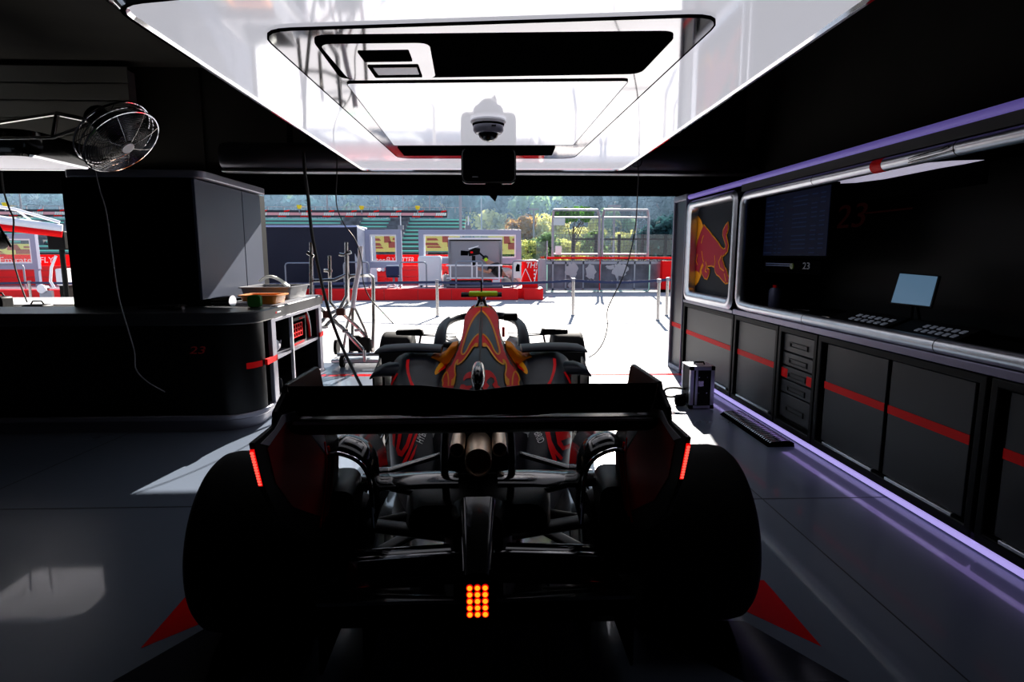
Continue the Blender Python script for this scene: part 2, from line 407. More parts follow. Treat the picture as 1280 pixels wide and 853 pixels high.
for k in range(8):
    a = 2 * pi * k / 8; gr.tube([fp(a, r, .03 + .05 * (1 - (r / RF) ** 2)) for r in (.05, .12, .2, RF)], .0025, 5)
gr.build('front_grille', 'steel', fan)
gr = MB()
for k in range(1, 9):
    r = RF * (.25 + .75 * k / 9); gr.tube([fp(2 * pi * i / 40, r, -.06 - .05 * (1 - (r / RF) ** 2)) for i in range(40)], .0018, 4, closed=True)
for k in range(8):
    a = 2 * pi * k / 8 + .2; gr.tube([fp(a, r, -.06 - .05 * (1 - (r / RF) ** 2)) for r in (.05, .15, RF)], .0025, 5)
gr.build('rear_grille', 'black', fan)
MB().cyl(fp(0, 0, .078), fp(0, 0, .09), .042, 24).build('badge', 'white', fan)
MB().cyl(fp(0, 0, -.03), fp(0, 0, .03), .055, 20).build('hub', 'black', fan)
for k in range(3):
    a0 = 2 * pi * k / 3; b = MB(); vs = []
    for i in range(7):
        for j, r in enumerate((.05, .14, .24)):
            t = i / 6; vs.append(fp(a0 + t * 1.25 + .25 * j, r, -.03 + .055 * t))
    b.add(vs, [(i * 3 + j, i * 3 + j + 1, i * 3 + j + 4, i * 3 + j + 3) for i in range(6) for j in range(2)])
    o = b.build('blade', 'dark', fan); so = o.modifiers.new('t', 'SOLIDIFY'); so.thickness = .004
MB().cyl(fp(0, 0, -.24), fp(0, 0, -.08), .075, 20).build('motor', 'black', fan)
ft = PY(71, 142, 4.4); fb = PY(66, 172, 4.4); fe = Vector((-5.2, 5.6, 2.42))
arm = MB().tube([fp(0, 0, -.15), ft], .016, 8); arm.tube([ft, fe], .014, 8); arm.tube([ft, fb], .014, 8)
arm.tube([fp(0, 0, -.18), fb, fe], .012, 8)
arm.box(-5.26, -5.14, 5.5, 5.62, 2.36, 2.50)
arm.build('arm', 'steel', fan)
tag(MB().tube(curve([PY(*p, 4.35) for p in ((117, 205), (124, 235), (132, 262), (138, 300), (144, 345), (150, 378), (160, 412), (168, 440), (170, 462), (185, 478), (206, 490))]), .0045, 6).build('hanging_cable', 'cablegrey'),
    'thin grey cable hanging from the cage fan in front of the dark bench', 'cable')

# ---------------------------------------------------------------- tall cabinets between the bays
tc_ = thing('tall_cabinet', 'tall dark blue grey cabinet with lighter cornice behind the bench', 'cabinet', (-3.06, 6.1, 0))
M['cab'] = mat('cabinet_blue_grey', (.27, .30, .37), .42, spec=.3, noise=.05, nscale=2)
MB().box(-3.63, -2.53, 5.375, 6.86, .0, 2.08).build('carcass', 'soot', tc_, bevel=.01)
MB().box(-2.53, -2.505, 5.36, 6.36, .99, 2.075).build('door', 'cab', tc_, bevel=.004)
MB().box(-2.53, -2.505, 6.375, 6.86, .99, 2.075).build('door', 'cab', tc_, bevel=.004)
cp = rquad([(-3.62, 5.36), (-2.44, 5.36), (-2.44, 6.92), (-3.62, 6.92)], .12)
MB().prism(cp, 'z', 2.085, 2.15).build('cornice', 'trim', tc_, bevel=.008)

# ---------------------------------------------------------------- bench island
M['bench'] = mat('bench_black', (.03, .032, .038), .3, spec=.3)
bench = thing('workbench', 'black rounded workbench with open shelves and grey frame by the doorway', 'workbench', (-3.2, 5.6, 0))
bx0, bx1, by0, by1 = -4.62, -1.85, 4.72, 6.77
def bfoot(g=0., r=.28): 
    x0, x1, y0, y1 = bx0 - g, bx1 + g, by0 - g, by1 + g
    out = []
    for i in range(9):
        a = -pi / 2 + pi / 2 * i / 8; out.append((x1 - r + r * math.cos(a), y0 + r + r * math.sin(a)))
    return out + [(x1, y1), (-2.45 - g, y1), (-2.45 - g, 5.36 + g), (x0, 5.36 + g), (x0, y0)]
MB().prism(bfoot(-.06), 'z', 0, .10).build('plinth', 'trim', bench)
MB().prism(bfoot(.0), 'z', .10, .145).build('bottom_rail', 'trim', bench, bevel=.01)
# body with the shelf opening left free on the side that faces the car
body = MB()
body.prism([p for p in bfoot(-.015) if p[1] < 5.2] + [(bx1 - .015, 5.22), (bx0 + .015, 5.22)], 'z', .145, .875)
body.box(bx0 + .015, -2.44, 5.22, 5.345, .145, .875); body.box(-2.465, -2.44, 5.22, by1 - .01, .145, .875)
body.box(-2.45, bx1 - .01, 6.66, by1 - .01, .145, .875)
body.box(-2.45, bx1 - .03, 5.22, 6.66, .145, .16)
body.box(-2.45, bx1 - .03, 5.22, 6.66, .86, .875)
body.build('carcass', 'bench', bench)
MB().prism(bfoot(.01), 'z', .875, .975).build('worktop', mat('bench_edge_shaded', (.15, .155, .17), .35, spec=.3), bench, bevel=.012)
MB().prism(rr(-2.44, bx1 - .005, 5.3, by1 - .005, .04, 3), 'z', .974, .978).build('top_sheet', mat('bench_top_lit', (.45, .46, .49), .35, spec=.4), bench)  # dark edge and pale top put the worktop's shade and daylight into colour
fr = MB().ring([(5.14, .145), (6.70, .145), (6.70, .875), (5.14, .875)], [(5.25, .165), (6.60, .165), (6.60, .845), (5.25, .845)], 'x', bx1 - .03, bx1 + .006)
fr.build('shelf_frame', 'trim', bench, bevel=.006)
MB().box(bx1 - .03, bx1, 5.70, 5.735, .165, .845).build('divider', 'alu', bench, bevel=.004)
MB().box(-2.44, bx1 - .012, 5.25, 6.60, .50, .525).build('shelf', 'trim', bench)
st = MB()
arcp = [p for p in bfoot(-.013) if p[1] < 5.01][4:8]
st.loft([[Vector((x, y, z)) for z in (.505 + .0 * i, .555)] for i, (x, y) in enumerate(arcp)], loop=False, cap=False)
st.box(bx1 - .014, bx1 + .008, 5.0, 5.25, .505, .555); st.box(bx1 - .01, bx1 + .008, 6.6, 6.74, .52, .57)
st.build('red_stripe', 'redflat', bench)
MB().text('23', .085, facing_cam((-2.29, by0 + .011, .675)), shear=.25, width=.13).build('number', mat('dim_red_print', (.55, .10, .10), .5, emit=(.35, .05, .05), es=.0), bench, smooth=0)
q = MB().box(bx1 + .009, bx1 + .012, 5.29, 5.38, .918, .930); q.box(bx1 + .009, bx1 + .012, 5.25, 5.27, .916, .932, 1); q.build('maker_plate', ['text_white', 'redflat'], bench, smooth=0)
# things on and in the bench
tb = thing('storage_tray', 'large grey open tray at the doorway end of the workbench', 'tray', (-2.1, 6.3, .975))
def tray(root, x0, x1, y0, y1, z, h, fl, m):
    t = .012; q = MB()
    secs = lambda g, zz: [Vector((a, b, zz)) for a, b in rr(x0 - g, x1 + g, y0 - g, y1 + g, .03, 3)]
    q.loft([secs(-.0, z), secs(fl, z + h), secs(fl + .015, z + h), secs(fl + .015, z + h - .012)], cap=False)
    q.loft([secs(-.004, z + t), secs(fl - t, z + h)], cap=False); q.add(secs(-.004, z + t), [list(range(len(secs(0, 0))))]); q.add(secs(0, z), [list(range(len(secs(0, 0))))])
    q.loft([secs(fl, z + h), secs(fl - t, z + h)], cap=False)
    return q.build('shell', m, root)
tray(tb, -2.42, -1.98, 6.05, 6.62, .976, .13, .03, mat('tray_grey', (.42, .42, .44), .4))
tb2 = thing('storage_tray', 'small amber open tray in front of the large grey tray', 'tray', (-2.1, 5.6, .975))
tray(tb2, -2.22, -1.93, 5.50, 5.78, .976, .085, .02, mat('tray_amber', (.80, .48, .12), .4))
cl = MB(); N = 10; vs = []
for i in range(N):
    for j in range(5):
        u, v = i / (N - 1), j / 4
        vs.append((-2.40 + .30 * u, 6.38 + .10 * v, 1.12 + .10 * math.sin(u * 2.6 + .35) - .045 * u + .012 * math.sin(9 * v + 4 * u)))
cl.add(vs, [(i * 5 + j, i * 5 + j + 1, i * 5 + j + 6, i * 5 + j + 5) for i in range(N - 1) for j in range(4)])
o = cl.build('cleaning_cloth', mat('cloth_white', (.9, .92, .9), .9)); so = o.modifiers.new('t', 'SOLIDIFY'); so.thickness = .012
tag(o, 'white cloth draped over the rim of the large grey tray', 'cloth')
sp = MB().prism(rr(-.055, .055, 0, .105, .03, 5), 'y', -.03, .03)
o = sp.build('sponge_block', mat('sponge_green', (.12, .42, .08), .8, bump=.3, nscale=60), origin=(0, 0, 0), bevel=.006); o.location = (-2.0, 5.22, .976)
tag(o, 'dark green rounded block at the front edge of the workbench', 'block')
ho = thing('heat_gun', 'chrome nosed hand tool lying on the workbench beside the green block', 'tool', (-2.42, 5.25, .975))
MB().tube([(-2.36, 5.25, 1.02), (-2.26, 5.22, 1.03), (-2.18, 5.2, 1.03)], [.04, .045, .05], 14).build('nozzle', 'chrome', ho)
MB().tube([(-2.36, 5.25, 1.02), (-2.45, 5.27, 1.01), (-2.6, 5.3, 1.0)], [.035, .03, .022], 12).build('grip', 'black', ho)
for k, (x, y, l, rz, lab) in enumerate(((-2.75, 5.1, .3, .3, 'black hand tool lying flat on the workbench nearest the red 23'), (-2.62, 5.02, .22, -.5, 'black and grey spanner roll on the workbench edge above the red 23'), (-2.2, 5.45, .16, .9, 'small silver clamp on the workbench behind the green block'))):
    t = thing('hand_tool', lab, 'tool', (x, y, .976)); t.rotation_euler.z = rz
    b = MB().box(-l / 2, l / 2, -.03, .03, 0, .035); o = b.build('handle', 'black' if k < 2 else 'steel', None, origin=(0, 0, 0), bevel=.01); o.parent = t
    b = MB().cyl((l / 2 - .01, 0, .02), (l / 2 + .06, 0, .02), .016, 12); o = b.build('tip', 'steel', None, origin=(0, 0, 0)); o.parent = t
bo = thing('spray_bottle', 'white and blue bottle on the bench shelf next to the divider', 'bottle', (-1.95, 5.36, .526))
MB().lathe([(0, .526), (.036, .526), (.038, .54), (.038, .70), (.03, .72), (.014, .735), (.014, .75), (0, .75)], (-1.93, 5.33, 0), 'z', 24, closed=False).build('body', 'text_white', bo)
MB().lathe([(.0385, .56), (.0388, .56), (.0388, .67), (.0385, .67)], (-1.93, 5.33, 0), 'z', 24).build('label_band', mat('label_blue', (.15, .25, .55), .5), bo)
MB().cyl((-1.93, 5.33, .75), (-1.93, 5.33, .775), .016).build('cap', 'white', bo)
he = thing('ear_defender', 'white and grey round ear cup lying on the bench shelf', 'ear defender', (-1.98, 5.58, .526))
MB().ball((-1.98, 5.57, .585), .05, .075, .058).build('cup', 'white', he)
MB().tube([(-1.95, 5.57, .60), (-1.93, 5.60, .63), (-1.95, 5.64, .60), (-1.96, 5.65, .55)], .008, 8).build('band', 'trim', he)
cr = thing('mesh_crate', 'black crate with red lattice front on the bench shelf', 'crate', (-2.1, 6.1, .526))
q = MB().ring([(5.80, .53), (6.30, .53), (6.30, .80), (5.80, .80)], [(5.83, .55), (6.27, .55), (6.27, .77), (5.83, .77)], 'x', -1.93, -1.9)
q.box(-2.35, -1.93, 5.80, 5.82, .53, .80); q.box(-2.35, -1.93, 6.28, 6.30, .53, .80); q.box(-2.35, -1.93, 5.80, 6.30, .526, .54)
q.build('frame', 'black', cr)
q = MB()
for k in range(6): q.box(-1.915, -1.908, 5.83 + .072 * k, 5.845 + .072 * k, .60, .74)
for k in range(4): q.box(-1.915, -1.908, 5.83, 6.21, .60 + .043 * k, .61 + .043 * k)
q.box(-1.90, -1.895, 5.86, 6.2, .533, .548); q.box(-1.90, -1.895, 6.08, 6.18, .775, .79)
q.build('lattice', 'redflat', cr)
rs = thing('strap_loop', 'red and silver strap loop beside the lattice crate on the shelf', 'strap', (-1.95, 6.45, .526))
MB().tube([(-1.93, 6.40, .80), (-1.93, 6.46, .74), (-1.93, 6.50, .66), (-1.93, 6.51, .535)], .014, 8).build('webbing', 'redflat', rs)
MB().tube([(-1.93, 6.44, .83), (-1.93, 6.50, .77), (-1.93, 6.55, .66), (-1.93, 6.56, .535)], .008, 8).build('buckle', 'steel', rs)
for k in range(5):
    x, y = -1.96 - .05 * (k % 2), 5.32 + .07 * k
    o = MB().lathe([(0, 0), (.022, 0), (.024, .01), (.024, .06 + .02 * (k % 3)), (.012, .085 + .02 * (k % 3)), (0, .09 + .02 * (k % 3))], (0, 0, 0), 'z', 16, closed=False).build('small_jar', 'steel' if k % 2 else 'dark', origin=(0, 0, 0))
    o.location = (x, y, .161); tag(o, 'small jar on the bottom shelf of the workbench', 'jar', 'jars on the bottom bench shelf')
# counter of the neighbouring bay, seen under the window
ct = thing('bay_counter', 'white topped counter standing under the neighbouring bay opening', 'counter', (-5.4, 6.9, 0))
MB().box(-7.2, -3.75, 6.40, 7.37, .0, .88).build('carcass', 'black', ct)
MB().box(-7.25, -3.70, 6.38, 7.39, .88, .915).build('worktop', 'white', ct, bevel=.008)
kc = thing('tool_cart', 'dark cart with loose gear beside the white counter', 'cart', (-4.6, 5.85, 0))
MB().box(-5.4, -3.92, 5.5, 6.25, .12, .86).build('body', 'black', kc, bevel=.02)
MB().box(-5.44, -3.88, 5.45, 6.30, .86, .88).build('rim', 'steel', kc, bevel=.006)
for x in (-5.3, -4.05):
    for y in (5.6, 6.2): MB().cyl((x - .02, y, .06), (x + .02, y, .06), .06, 16).build('castor', 'soot', kc)
for (x, y, w_, h_, lab) in ((-4.86, 5.7, .26, .13, 'black gear pouch on the dark cart, largest of the three'), (-4.55, 5.75, .14, .16, 'black upright gear box on the dark cart'), (-4.25, 5.8, .2, .08, 'flat black gear case on the dark cart nearest the tall cabinet')):
    g = thing('gear_box', lab, 'box', (x, y, .88))
    MB().box(x - w_ / 2, x + w_ / 2, y - .08, y + .08, .88, .88 + h_).build('body', 'black', g, bevel=.02)
    MB().tube([(x - w_ * .3, y, .88 + h_), (x - w_ * .2, y, .91 + h_), (x + w_ * .2, y, .91 + h_), (x + w_ * .3, y, .88 + h_)], .008, 8).build('handle', 'steel', g)
# camera on the boom in the neighbouring bay
bc = thing('boom_lamp', 'round black lamp on a thin boom hanging in the neighbouring bay opening', 'lamp', PY(3, 300, 6.5))
p = PY(-4, 301, 6.5)
MB().lathe([(0, -.02), (.05, -.02), (.085, .05), (.09, .10), (0, .10)], (p.x, 6.45, p.z), 'y', 24, closed=False).build('head', 'black', bc)
MB().tube([PY(14, 309, 6.5), PY(0, 285, 6.5), PY(-20, 250, 6.5), PY(-30, 200, 6.5)], .012, 8).build('boom', 'black', bc)
tag(MB().tube(curve([PY(*p, 6.3) for p in ((2, 215), (5, 240), (12, 262), (17, 275), (16, 300), (17, 325), (22, 345), (29, 365), (34, 378))]), .008, 6).build('hanging_cable', 'cable'), 'thin black cable dangling in the neighbouring bay opening', 'cable')
# cables in the doorway
tag(MB().tube(curve([PY(*p, 6.2) for p in ((379, 190), (381, 215), (385, 245), (389, 285), (395, 320), (403, 358), (413, 395), (426, 430), (440, 460), (452, 484))]), .017, 8).build('hanging_cable', 'cable'), 'thick black cable hanging in the doorway in front of the jack stand', 'cable')
tag(MB().tube(curve([PY(*p, 6.7) for p in ((421, 180), (421, 220), (420, 243), (422, 262), (431, 282), (444, 300), (452, 325), (454, 352), (462, 372), (476, 388), (492, 405))]), .0065, 6).build('hanging_cable', 'cable'), 'thin black cable looping down towards the car front tyre', 'cable')
tag(MB().tube(curve([PY(*p, 6.5) for p in ((803, 190), (801, 206), (792, 209), (789, 203), (795, 200), (798, 215), (797, 243), (794, 285), (787, 320), (777, 350), (764, 376), (759, 390), (759, 410), (754, 428), (745, 441), (736, 447))]), .0065, 6).build('hanging_cable', 'cable'), 'thin black cable hanging in the doorway near the bull panel', 'cable')
# ================================================================ RIGHT-HAND CABINETS (faces in the plane x = 2.35)
XR = 2.35
XB = 3.0
def yz(px, py, X=XR):
    p = PX(px, py, X); return (p.y, p.z)
M['face'] = mat('cabinet_face', (.12, .125, .14), .42, spec=.35, noise=.05, nscale=4)
# end tower by the doorway
et = thing('end_tower', 'narrow dark blue tower with grey edges at the doorway end of the cabinets', 'cabinet', (2.6, 7.2, 0))
MB().box(2.37, XB, 6.98, 7.42, .06, 2.06).build('body', mat('tower_navy', (.09, .11, .16), .35), et, bevel=.006)
q = MB().box(2.34, 2.40, 7.40, 7.44, .0, 2.08); q.box(2.34, 2.40, 6.965, 6.985, .0, 2.08); q.box(2.34, XB, 6.965, 7.44, 2.06, 2.13); q.box(2.34, XB, 6.965, 7.44, .0, .06)
q.build('edge_frame', 'trim', et, bevel=.008)
MB().box(2.362, 2.37, 6.985, 7.40, .53, .585).build('red_stripe', 'redflat', et)
# upper display tower with the bull
def frame_loft(root, name, outer, inner, x_front, x_back, m, bulge=.03):
    n = len(outer); secs = []
    mid = [((a[0] + b[0]) / 2, (a[1] + b[1]) / 2) for a, b in zip(outer, inner)]
    q1 = [(a[0] * .75 + b[0] * .25, a[1] * .75 + b[1] * .25) for a, b in zip(outer, inner)]
    q3 = [(a[0] * .25 + b[0] * .75, a[1] * .25 + b[1] * .75) for a, b in zip(outer, inner)]
    for poly, x in ((outer, x_front + bulge), (q1, x_front + bulge * .35), (mid, x_front), (q3, x_front + bulge * .35), (inner, x_front + bulge), (inner, x_back)):
        secs.append([Vector((x, y, z)) for y, z in poly])
    b = MB(); b.loft(secs, cap=False); return b.build(name, m, root, smooth=60)
bp = thing('bull_cabinet', 'cabinet with a framed navy panel showing a red bull on a yellow sun', 'cabinet', (2.7, 6.2, .9))
MB().box(2.45, XB, 5.56, 6.94, .92, 2.03).build('carcass', 'black', bp)
frame_loft(bp, 'frame', rr(5.545, 6.94, .90, 2.03, .10, 5), rr(5.63, 6.80, 1.0, 1.95, .07, 5), XR - .03, 2.44, 'alu')
pan = MB().box(2.43, 2.45, 5.58, 6.86, .95, 1.99).build('display_panel', mat('panel_navy', (.06, .08, .12), .6, spec=.1), bp)
def C1(x, y): 
    return yz(845 + x / 5.333, 230 + y / 5.333, 2.43)
def flatyz(pts, x0, x1): return MB().prism(pts, 'x', x0, x1)
sun = [C1(*p) for p in ((104, 195), (125, 197), (150, 215), (168, 240), (180, 275), (188, 330), (190, 420), (188, 500), (180, 560), (168, 612), (150, 655), (125, 685), (95, 697), (96, 560), (99, 400))]
flatyz(sun, 2.426, 2.43).build('sun', mat('sun_yellow', (.96, .62, .08), .6, spec=.1), pan, smooth=0)
bull = [C1(*p) for p in ((190, 278), (205, 297), (225, 320), (245, 347), (265, 370), (285, 395), (303, 425), (320, 440), (335, 432), (338, 405), (327, 370), (318, 340), (320, 312), (334, 282), (350, 262), (353, 292), (346, 318), (337, 340), (344, 372), (352, 412), (346, 448), (328, 470), (313, 480), (311, 508), (321, 535), (327, 560), (341, 578), (346, 605), (356, 628), (352, 656), (335, 661), (314, 640), (295, 615), (275, 600), (266, 580), (262, 552), (240, 542), (214, 546), (207, 562), (226, 576), (222, 602), (210, 632), (194, 626), (180, 600), (176, 575), (190, 545), (182, 522), (166, 560), (160, 592), (140, 577), (126, 582), (110, 592), (120, 560), (130, 522), (128, 490), (136, 440), (150, 380), (170, 322))]
ctr = [sum(p[i] for p in bull) / len(bull) for i in (0, 1)]
def ribbon(poly, w, x0, x1, closed=True):
    b = MB(); n = len(poly)
    for i in range(n if closed else n - 1):
        a, c = Vector(poly[i]), Vector(poly[(i + 1) % n]); t = (c - a).normalized(); s = Vector((t.y, -t.x)) * w; e = t * w * .6
        b.prism([tuple(a - s - e), tuple(c - s + e), tuple(c + s + e), tuple(a + s - e)], 'x', x0, x1)
    return b
ribbon(bull, .014, 2.4225, 2.426).build('outline', 'sunyellow' if 'sunyellow' in M else M.setdefault('sunyellow', bpy.data.materials['sun_yellow']), pan, smooth=0)
bl = flatyz(bull, 2.420, 2.4225); 
bl.build('bull', mat('bull_red', (.66, .10, .19), .6, spec=.1), pan, smooth=0)
q = MB()
for ln in (((178, 450), (183, 490), (190, 520)), ((265, 480), (268, 520), (262, 550)), ((175, 395), (182, 365), (190, 345)), ((150, 470), (140, 510), (150, 540)), ((205, 520), (212, 545), (200, 580), (210, 590)), ((310, 480), (290, 520), (300, 560), (325, 580)), ((330, 600), (340, 650))):
    q._j(ribbon([C1(*p) for p in ln], .006, 2.4175, 2.420, False))
q.build('body_lines', M['sunyellow'], pan, smooth=0)

# long work bay with the screens
wb = thing('screen_bay', 'long dark work bay with rounded silver frame and counter along the wall', 'work bay', (2.7, 3.0, .9))
y_far, y_near = 5.53, .4
q = MB().box(XB - .03, XB, y_near, y_far, .95, 2.03); q.box(2.42, XB, 5.40, 5.52, .95, 2.0); q.box(2.42, XB, y_near, 5.5, 1.98, 2.03); q.box(2.40, XB, y_near, 5.5, .90, .925)
q.build('recess', 'soot', wb)
MB().box(XB - .04, XB - .03, y_near, 5.40, .97, 1.97).build('back_panel', 'black', wb)
MB().box(2.36, XB - .03, y_near, 5.46, .925, .945).build('worktop', 'black', wb)
# silver frame: top tube, far upright with rounded corners, lower tube
path = curve([(XR + .015, y_near, 1.945), (XR + .015, 3.5, 1.945), (XR + .015, 5.20, 1.955)], 8)
arc = [(XR + .015, 5.34 + .09 * math.sin(a), 1.865 + .09 * math.cos(a)) for a in [pi / 2 * i / 6 for i in range(1, 7)]]
arc2 = [(XR + .015, 5.34 + .09 * math.cos(a), 1.055 - .09 * math.sin(a)) for a in [pi / 2 * i / 6 for i in range(0, 7)]]
fullp = [Vector((XR + .015, y, 1.955)) for y in (y_near, 1.5, 2.5, 3.5, 4.5, 5.25)] + [Vector(p) for p in arc] + [Vector(p) for p in arc2] + [Vector((XR + .015, y, .957)) for y in (5.2, 4.5, 3.5, 2.5, 1.5, y_near)]
MB().tube(fullp, .040, 16).build('silver_frame', 'alu', wb, smooth=60)
q = MB().box(XR + .008, XR + .06, y_near, 5.50, 2.0, 2.065); q.build('top_fascia', 'dark', wb)
q = MB().box(XR - .004, XR + .06, y_near, 5.52, .868, .915); q.build('counter_edge', mat('counter_lilac', (.50, .48, .58), .35, metal=.4), wb, bevel=.006)
MB().box(XR - .004, XR + .05, 5.53, 6.95, .868, .90).build('counter_edge', M['trim'], bp, bevel=.005)
for y in (4.25, 2.95, 1.9): 
    MB().cyl((XR + .015, y, 1.955), (XR + .015, y + .004, 1.955), .0412, 16).build('joint', 'dark', wb)
    MB().cyl((XR + .015, y, .957), (XR + .015, y + .004, .957), .0412, 16).build('joint', 'dark', wb)
MB().cyl((XR + .015, 3.50, 1.955), (XR + .015, 3.60, 1.955), .0415, 16).build('red_band', 'redflat', wb)
q = MB().tube([(XR - .024, 3.26, 1.945), (XR - .03, 3.2, 1.95), (XR - .03, 3.02, 1.955), (XR - .024, 2.98, 1.965)], .008, 6); q.tube([(XR - .024, 3.26, 1.925), (XR - .034, 3.1, 1.93), (XR - .024, 2.95, 1.94)], .006, 6)
q.build('latch', 'steel', wb)
lens = [yz(*p, 2.6) for p in ((1013, 230), (1035, 224), (1060, 218), (1090, 212), (1120, 207), (1155, 204), (1190, 201), (1224, 200), (1200, 205), (1170, 210), (1135, 217), (1100, 224), (1065, 228.5), (1035, 230))]
MB().prism(lens, 'x', 2.6, 2.63).build('downlight', 'downlight', wb, smooth=0)
MB().box(2.63, 2.66, min(p[0] for p in lens), max(p[0] for p in lens), 1.80, 1.98).build('light_mount', 'soot', wb)
# purple cove light along the top, over both units and on to the near end
pu = thing('cove_light', 'purple glowing light tube along the top of the wall cabinets', 'light', (XR + .02, 3.6, 2.06))
MB().tube([(XR + .02, y_near, 2.085), (XR + .02, 2.9, 2.085), (XR + .02, 2.905, 2.085), (XR + .02, 6.93, 2.085)], [.027, .027, .027, .027], 14).build('diffuser', 'purple', pu, smooth=60)
MB().box(XR + .03, XR + .2, y_near, 6.93, 2.06, 2.11).build('mount', 'black', pu)
# screens on the back of the recess
def wall_screen(name, lab, a, b, c, d, face, lines=None):
    y0, y1 = sorted((a, b)); s_ = thing(name, lab, 'screen', (XB - .1, (y0 + y1) / 2, c))
    MB().box(XS + .004, XS + .06, y0 - .02, y1 + .02, c - .02, d + .02).build('casing', 'soot', s_, bevel=.006)
    sc_ = MB().box(XS + .001, XS + .004, y0, y1, c, d).build('display', face, s_)
    if lines: 
        d_ = MB(); d_.box(XS + .001, XS + .004, y0, y1, c, d)
        d_._j(lines); d_.m = [0] * 6 + [1] * (len(d_.f) - 6)
        bpy.data.objects.remove(sc_); d_.build('display', [face, mat('data_lines', (.01, .02, .03), .6, spec=.05, emit=(.06, .10, .20), es=1.)], s_, smooth=0)
    return s_
XS = 2.50
L = MB(); T = lambda px, py: yz(px, py, XS)
ya, za = T(958, 247); yb, zb = T(1032, 320)
for k in range(14):
    z = za - .05 - .034 * k
    for c0_, c1_ in ((.02, .16), (.20, .24), (.27, .33), (.48, .70), (.76, .84), (.88, .95)):
        if (k * 7 + int(c0_ * 50)) % 5: L.box(XS - .001, XS, ya + (yb - ya) * c0_, ya + (yb - ya) * c1_, z, z + .009)
wall_screen('data_screen', 'dim blue data table screen at the far end of the dark work bay', ya, yb, zb, za, 'screenblue', L)
dim = mat('dim_blue_print', (.05, .08, .15), .4, emit=(.12, .16, .26), es=.9)
tl = thing('timing_bar', 'dim blue bar with a round marker and the number 23 below the data screen', 'sign', (XB - .05, 4.9, 1.3))
q = MB().box(XS, XS + .003, T(957, 331)[0], T(990, 331)[0], T(975, 331)[1] - .012, T(975, 331)[1] - .004); q.box(XS, XS + .003, T(957, 331)[0], T(990, 331)[0], T(975, 331)[1] + .004, T(975, 331)[1] + .012); q.build('bar', dim, tl); MB().box(XS + .005, XS + .05, T(1025, 331)[0], T(955, 331)[0], T(990, 342)[1], T(990, 326)[1]).build('backing', 'soot', tl)
MB().cyl((XS - .006, T(990, 333)[0], T(990, 333)[1]), (XS + .003, T(990, 333)[0], T(990, 333)[1]), .024, 24).build('marker', mat('dim_lime', (.08, .12, .02), .4, emit=(.13, .17, .04), es=.8), tl)
MB().text('23', .075, facing_left((XS, T(1008, 333)[0], T(1008, 333)[1])), width=.10).build('number', mat('dim_white', (.1, .1, .11), .4, emit=(.16, .17, .20), es=.9), tl, smooth=0)
dr = mat('dim_red_screen', (.06, .01, .01), .4, emit=(.09, .015, .015), es=.6)
t23 = thing('wall_number', 'large dim red 23 on the back of the dark work bay', 'sign', (XB - .05, 4.3, 1.75))
MB().text('23', .27, facing_left((XB - .043, yz(1062, 272, XB - .043)[0], yz(1062, 272, XB - .043)[1])), shear=.2, width=.42).build('figures', dr, t23, smooth=0)
q = MB().box(XB - .045, XB - .042, yz(1140, 268, XB - .043)[0], yz(1082, 268, XB - .043)[0], 1.74, 1.752); q.build('dash', dr, t23)
# tilted tablet
tp = [PX(*p, X) for p, X in (((1125, 342), 2.72), ((1172, 346), 2.72), ((1162, 383), 2.62), ((1114, 378), 2.62))]
tabl = thing('tablet_screen', 'tilted tablet with glowing pale blue screen on the long counter', 'tablet', (2.66, 3.5, .945))
nrm = (tp[1] - tp[0]).cross(tp[3] - tp[0]).normalized()
if nrm.x > 0: nrm = -nrm
def quad_slab(pts, g, d0, d1):
    c = sum(pts, Vector()) / 4; e = [c + (p - c) * g for p in pts]
    return MB().loft([[p + nrm * d0 for p in e], [p + nrm * d1 for p in e]])
quad_slab(tp, 1.09, -.014, -.001).build('casing', 'black', tabl, bevel=.003)
quad_slab(tp, 1.0, -.001, .0005).build('display', 'screen', tabl)
cb = (tp[2] + tp[3]) / 2
MB().tube([cb - nrm * .03 + (tp[0] - tp[3]) * .3, Vector((cb.x + .09, cb.y, .95))], .01, 8).build('stand_leg', 'black', tabl)
MB().box(cb.x - .08, cb.x + .12, cb.y - .1, cb.y + .1, .945, .957).build('stand_foot', 'black', tabl, bevel=.004)
MB().tube([cb - nrm * .02 + (tp[0] - tp[3]) * .06, Vector((cb.x + .02, cb.y, .955))], .01, 8).build('stand_leg', 'black', tabl)
# two key panels
def keypanel(lab, a, b, nx):
    y0, y1 = yz(a[0], a[1], 2.46)[0], yz(b[0], b[1], 2.46)[0]
    k = thing('key_panel', lab, 'keypad', (2.5, (y0 + y1) / 2, .945))
    y0, y1 = sorted((y0, y1))
    MB().prism([(2.42, .945), (2.62, .945), (2.62, 1.035), (2.58, 1.045), (2.42, .98)], 'y', y0 - .03, y1 + .16).build('body', 'black', k, bevel=.004)
    for i in range(nx):
        for j in range(2):
            y = y1 - (i + .2) / nx * (y1 - y0); x = 2.455 + .05 * j; z = .98 + (x - 2.42) * .406 
            MB().prism([(x, z - .002), (x + .03, z + .010), (x + .028, z + .016), (x + .001, z + .005)], 'y', y - .55 * (y1 - y0) / nx, y).build('key', 'key', k)
    return k
keypanel('black control box with two rows of lit keys nearest the data screen', (1060, 395), (1108, 402), 6)
keypanel('black control box with two rows of lit keys under the tablet', (1142, 408), (1196, 418), 6)
can = thing('spray_can', 'blue grey can with red nozzle at the far end of the long counter', 'can', (2.6, 5.28, .945))
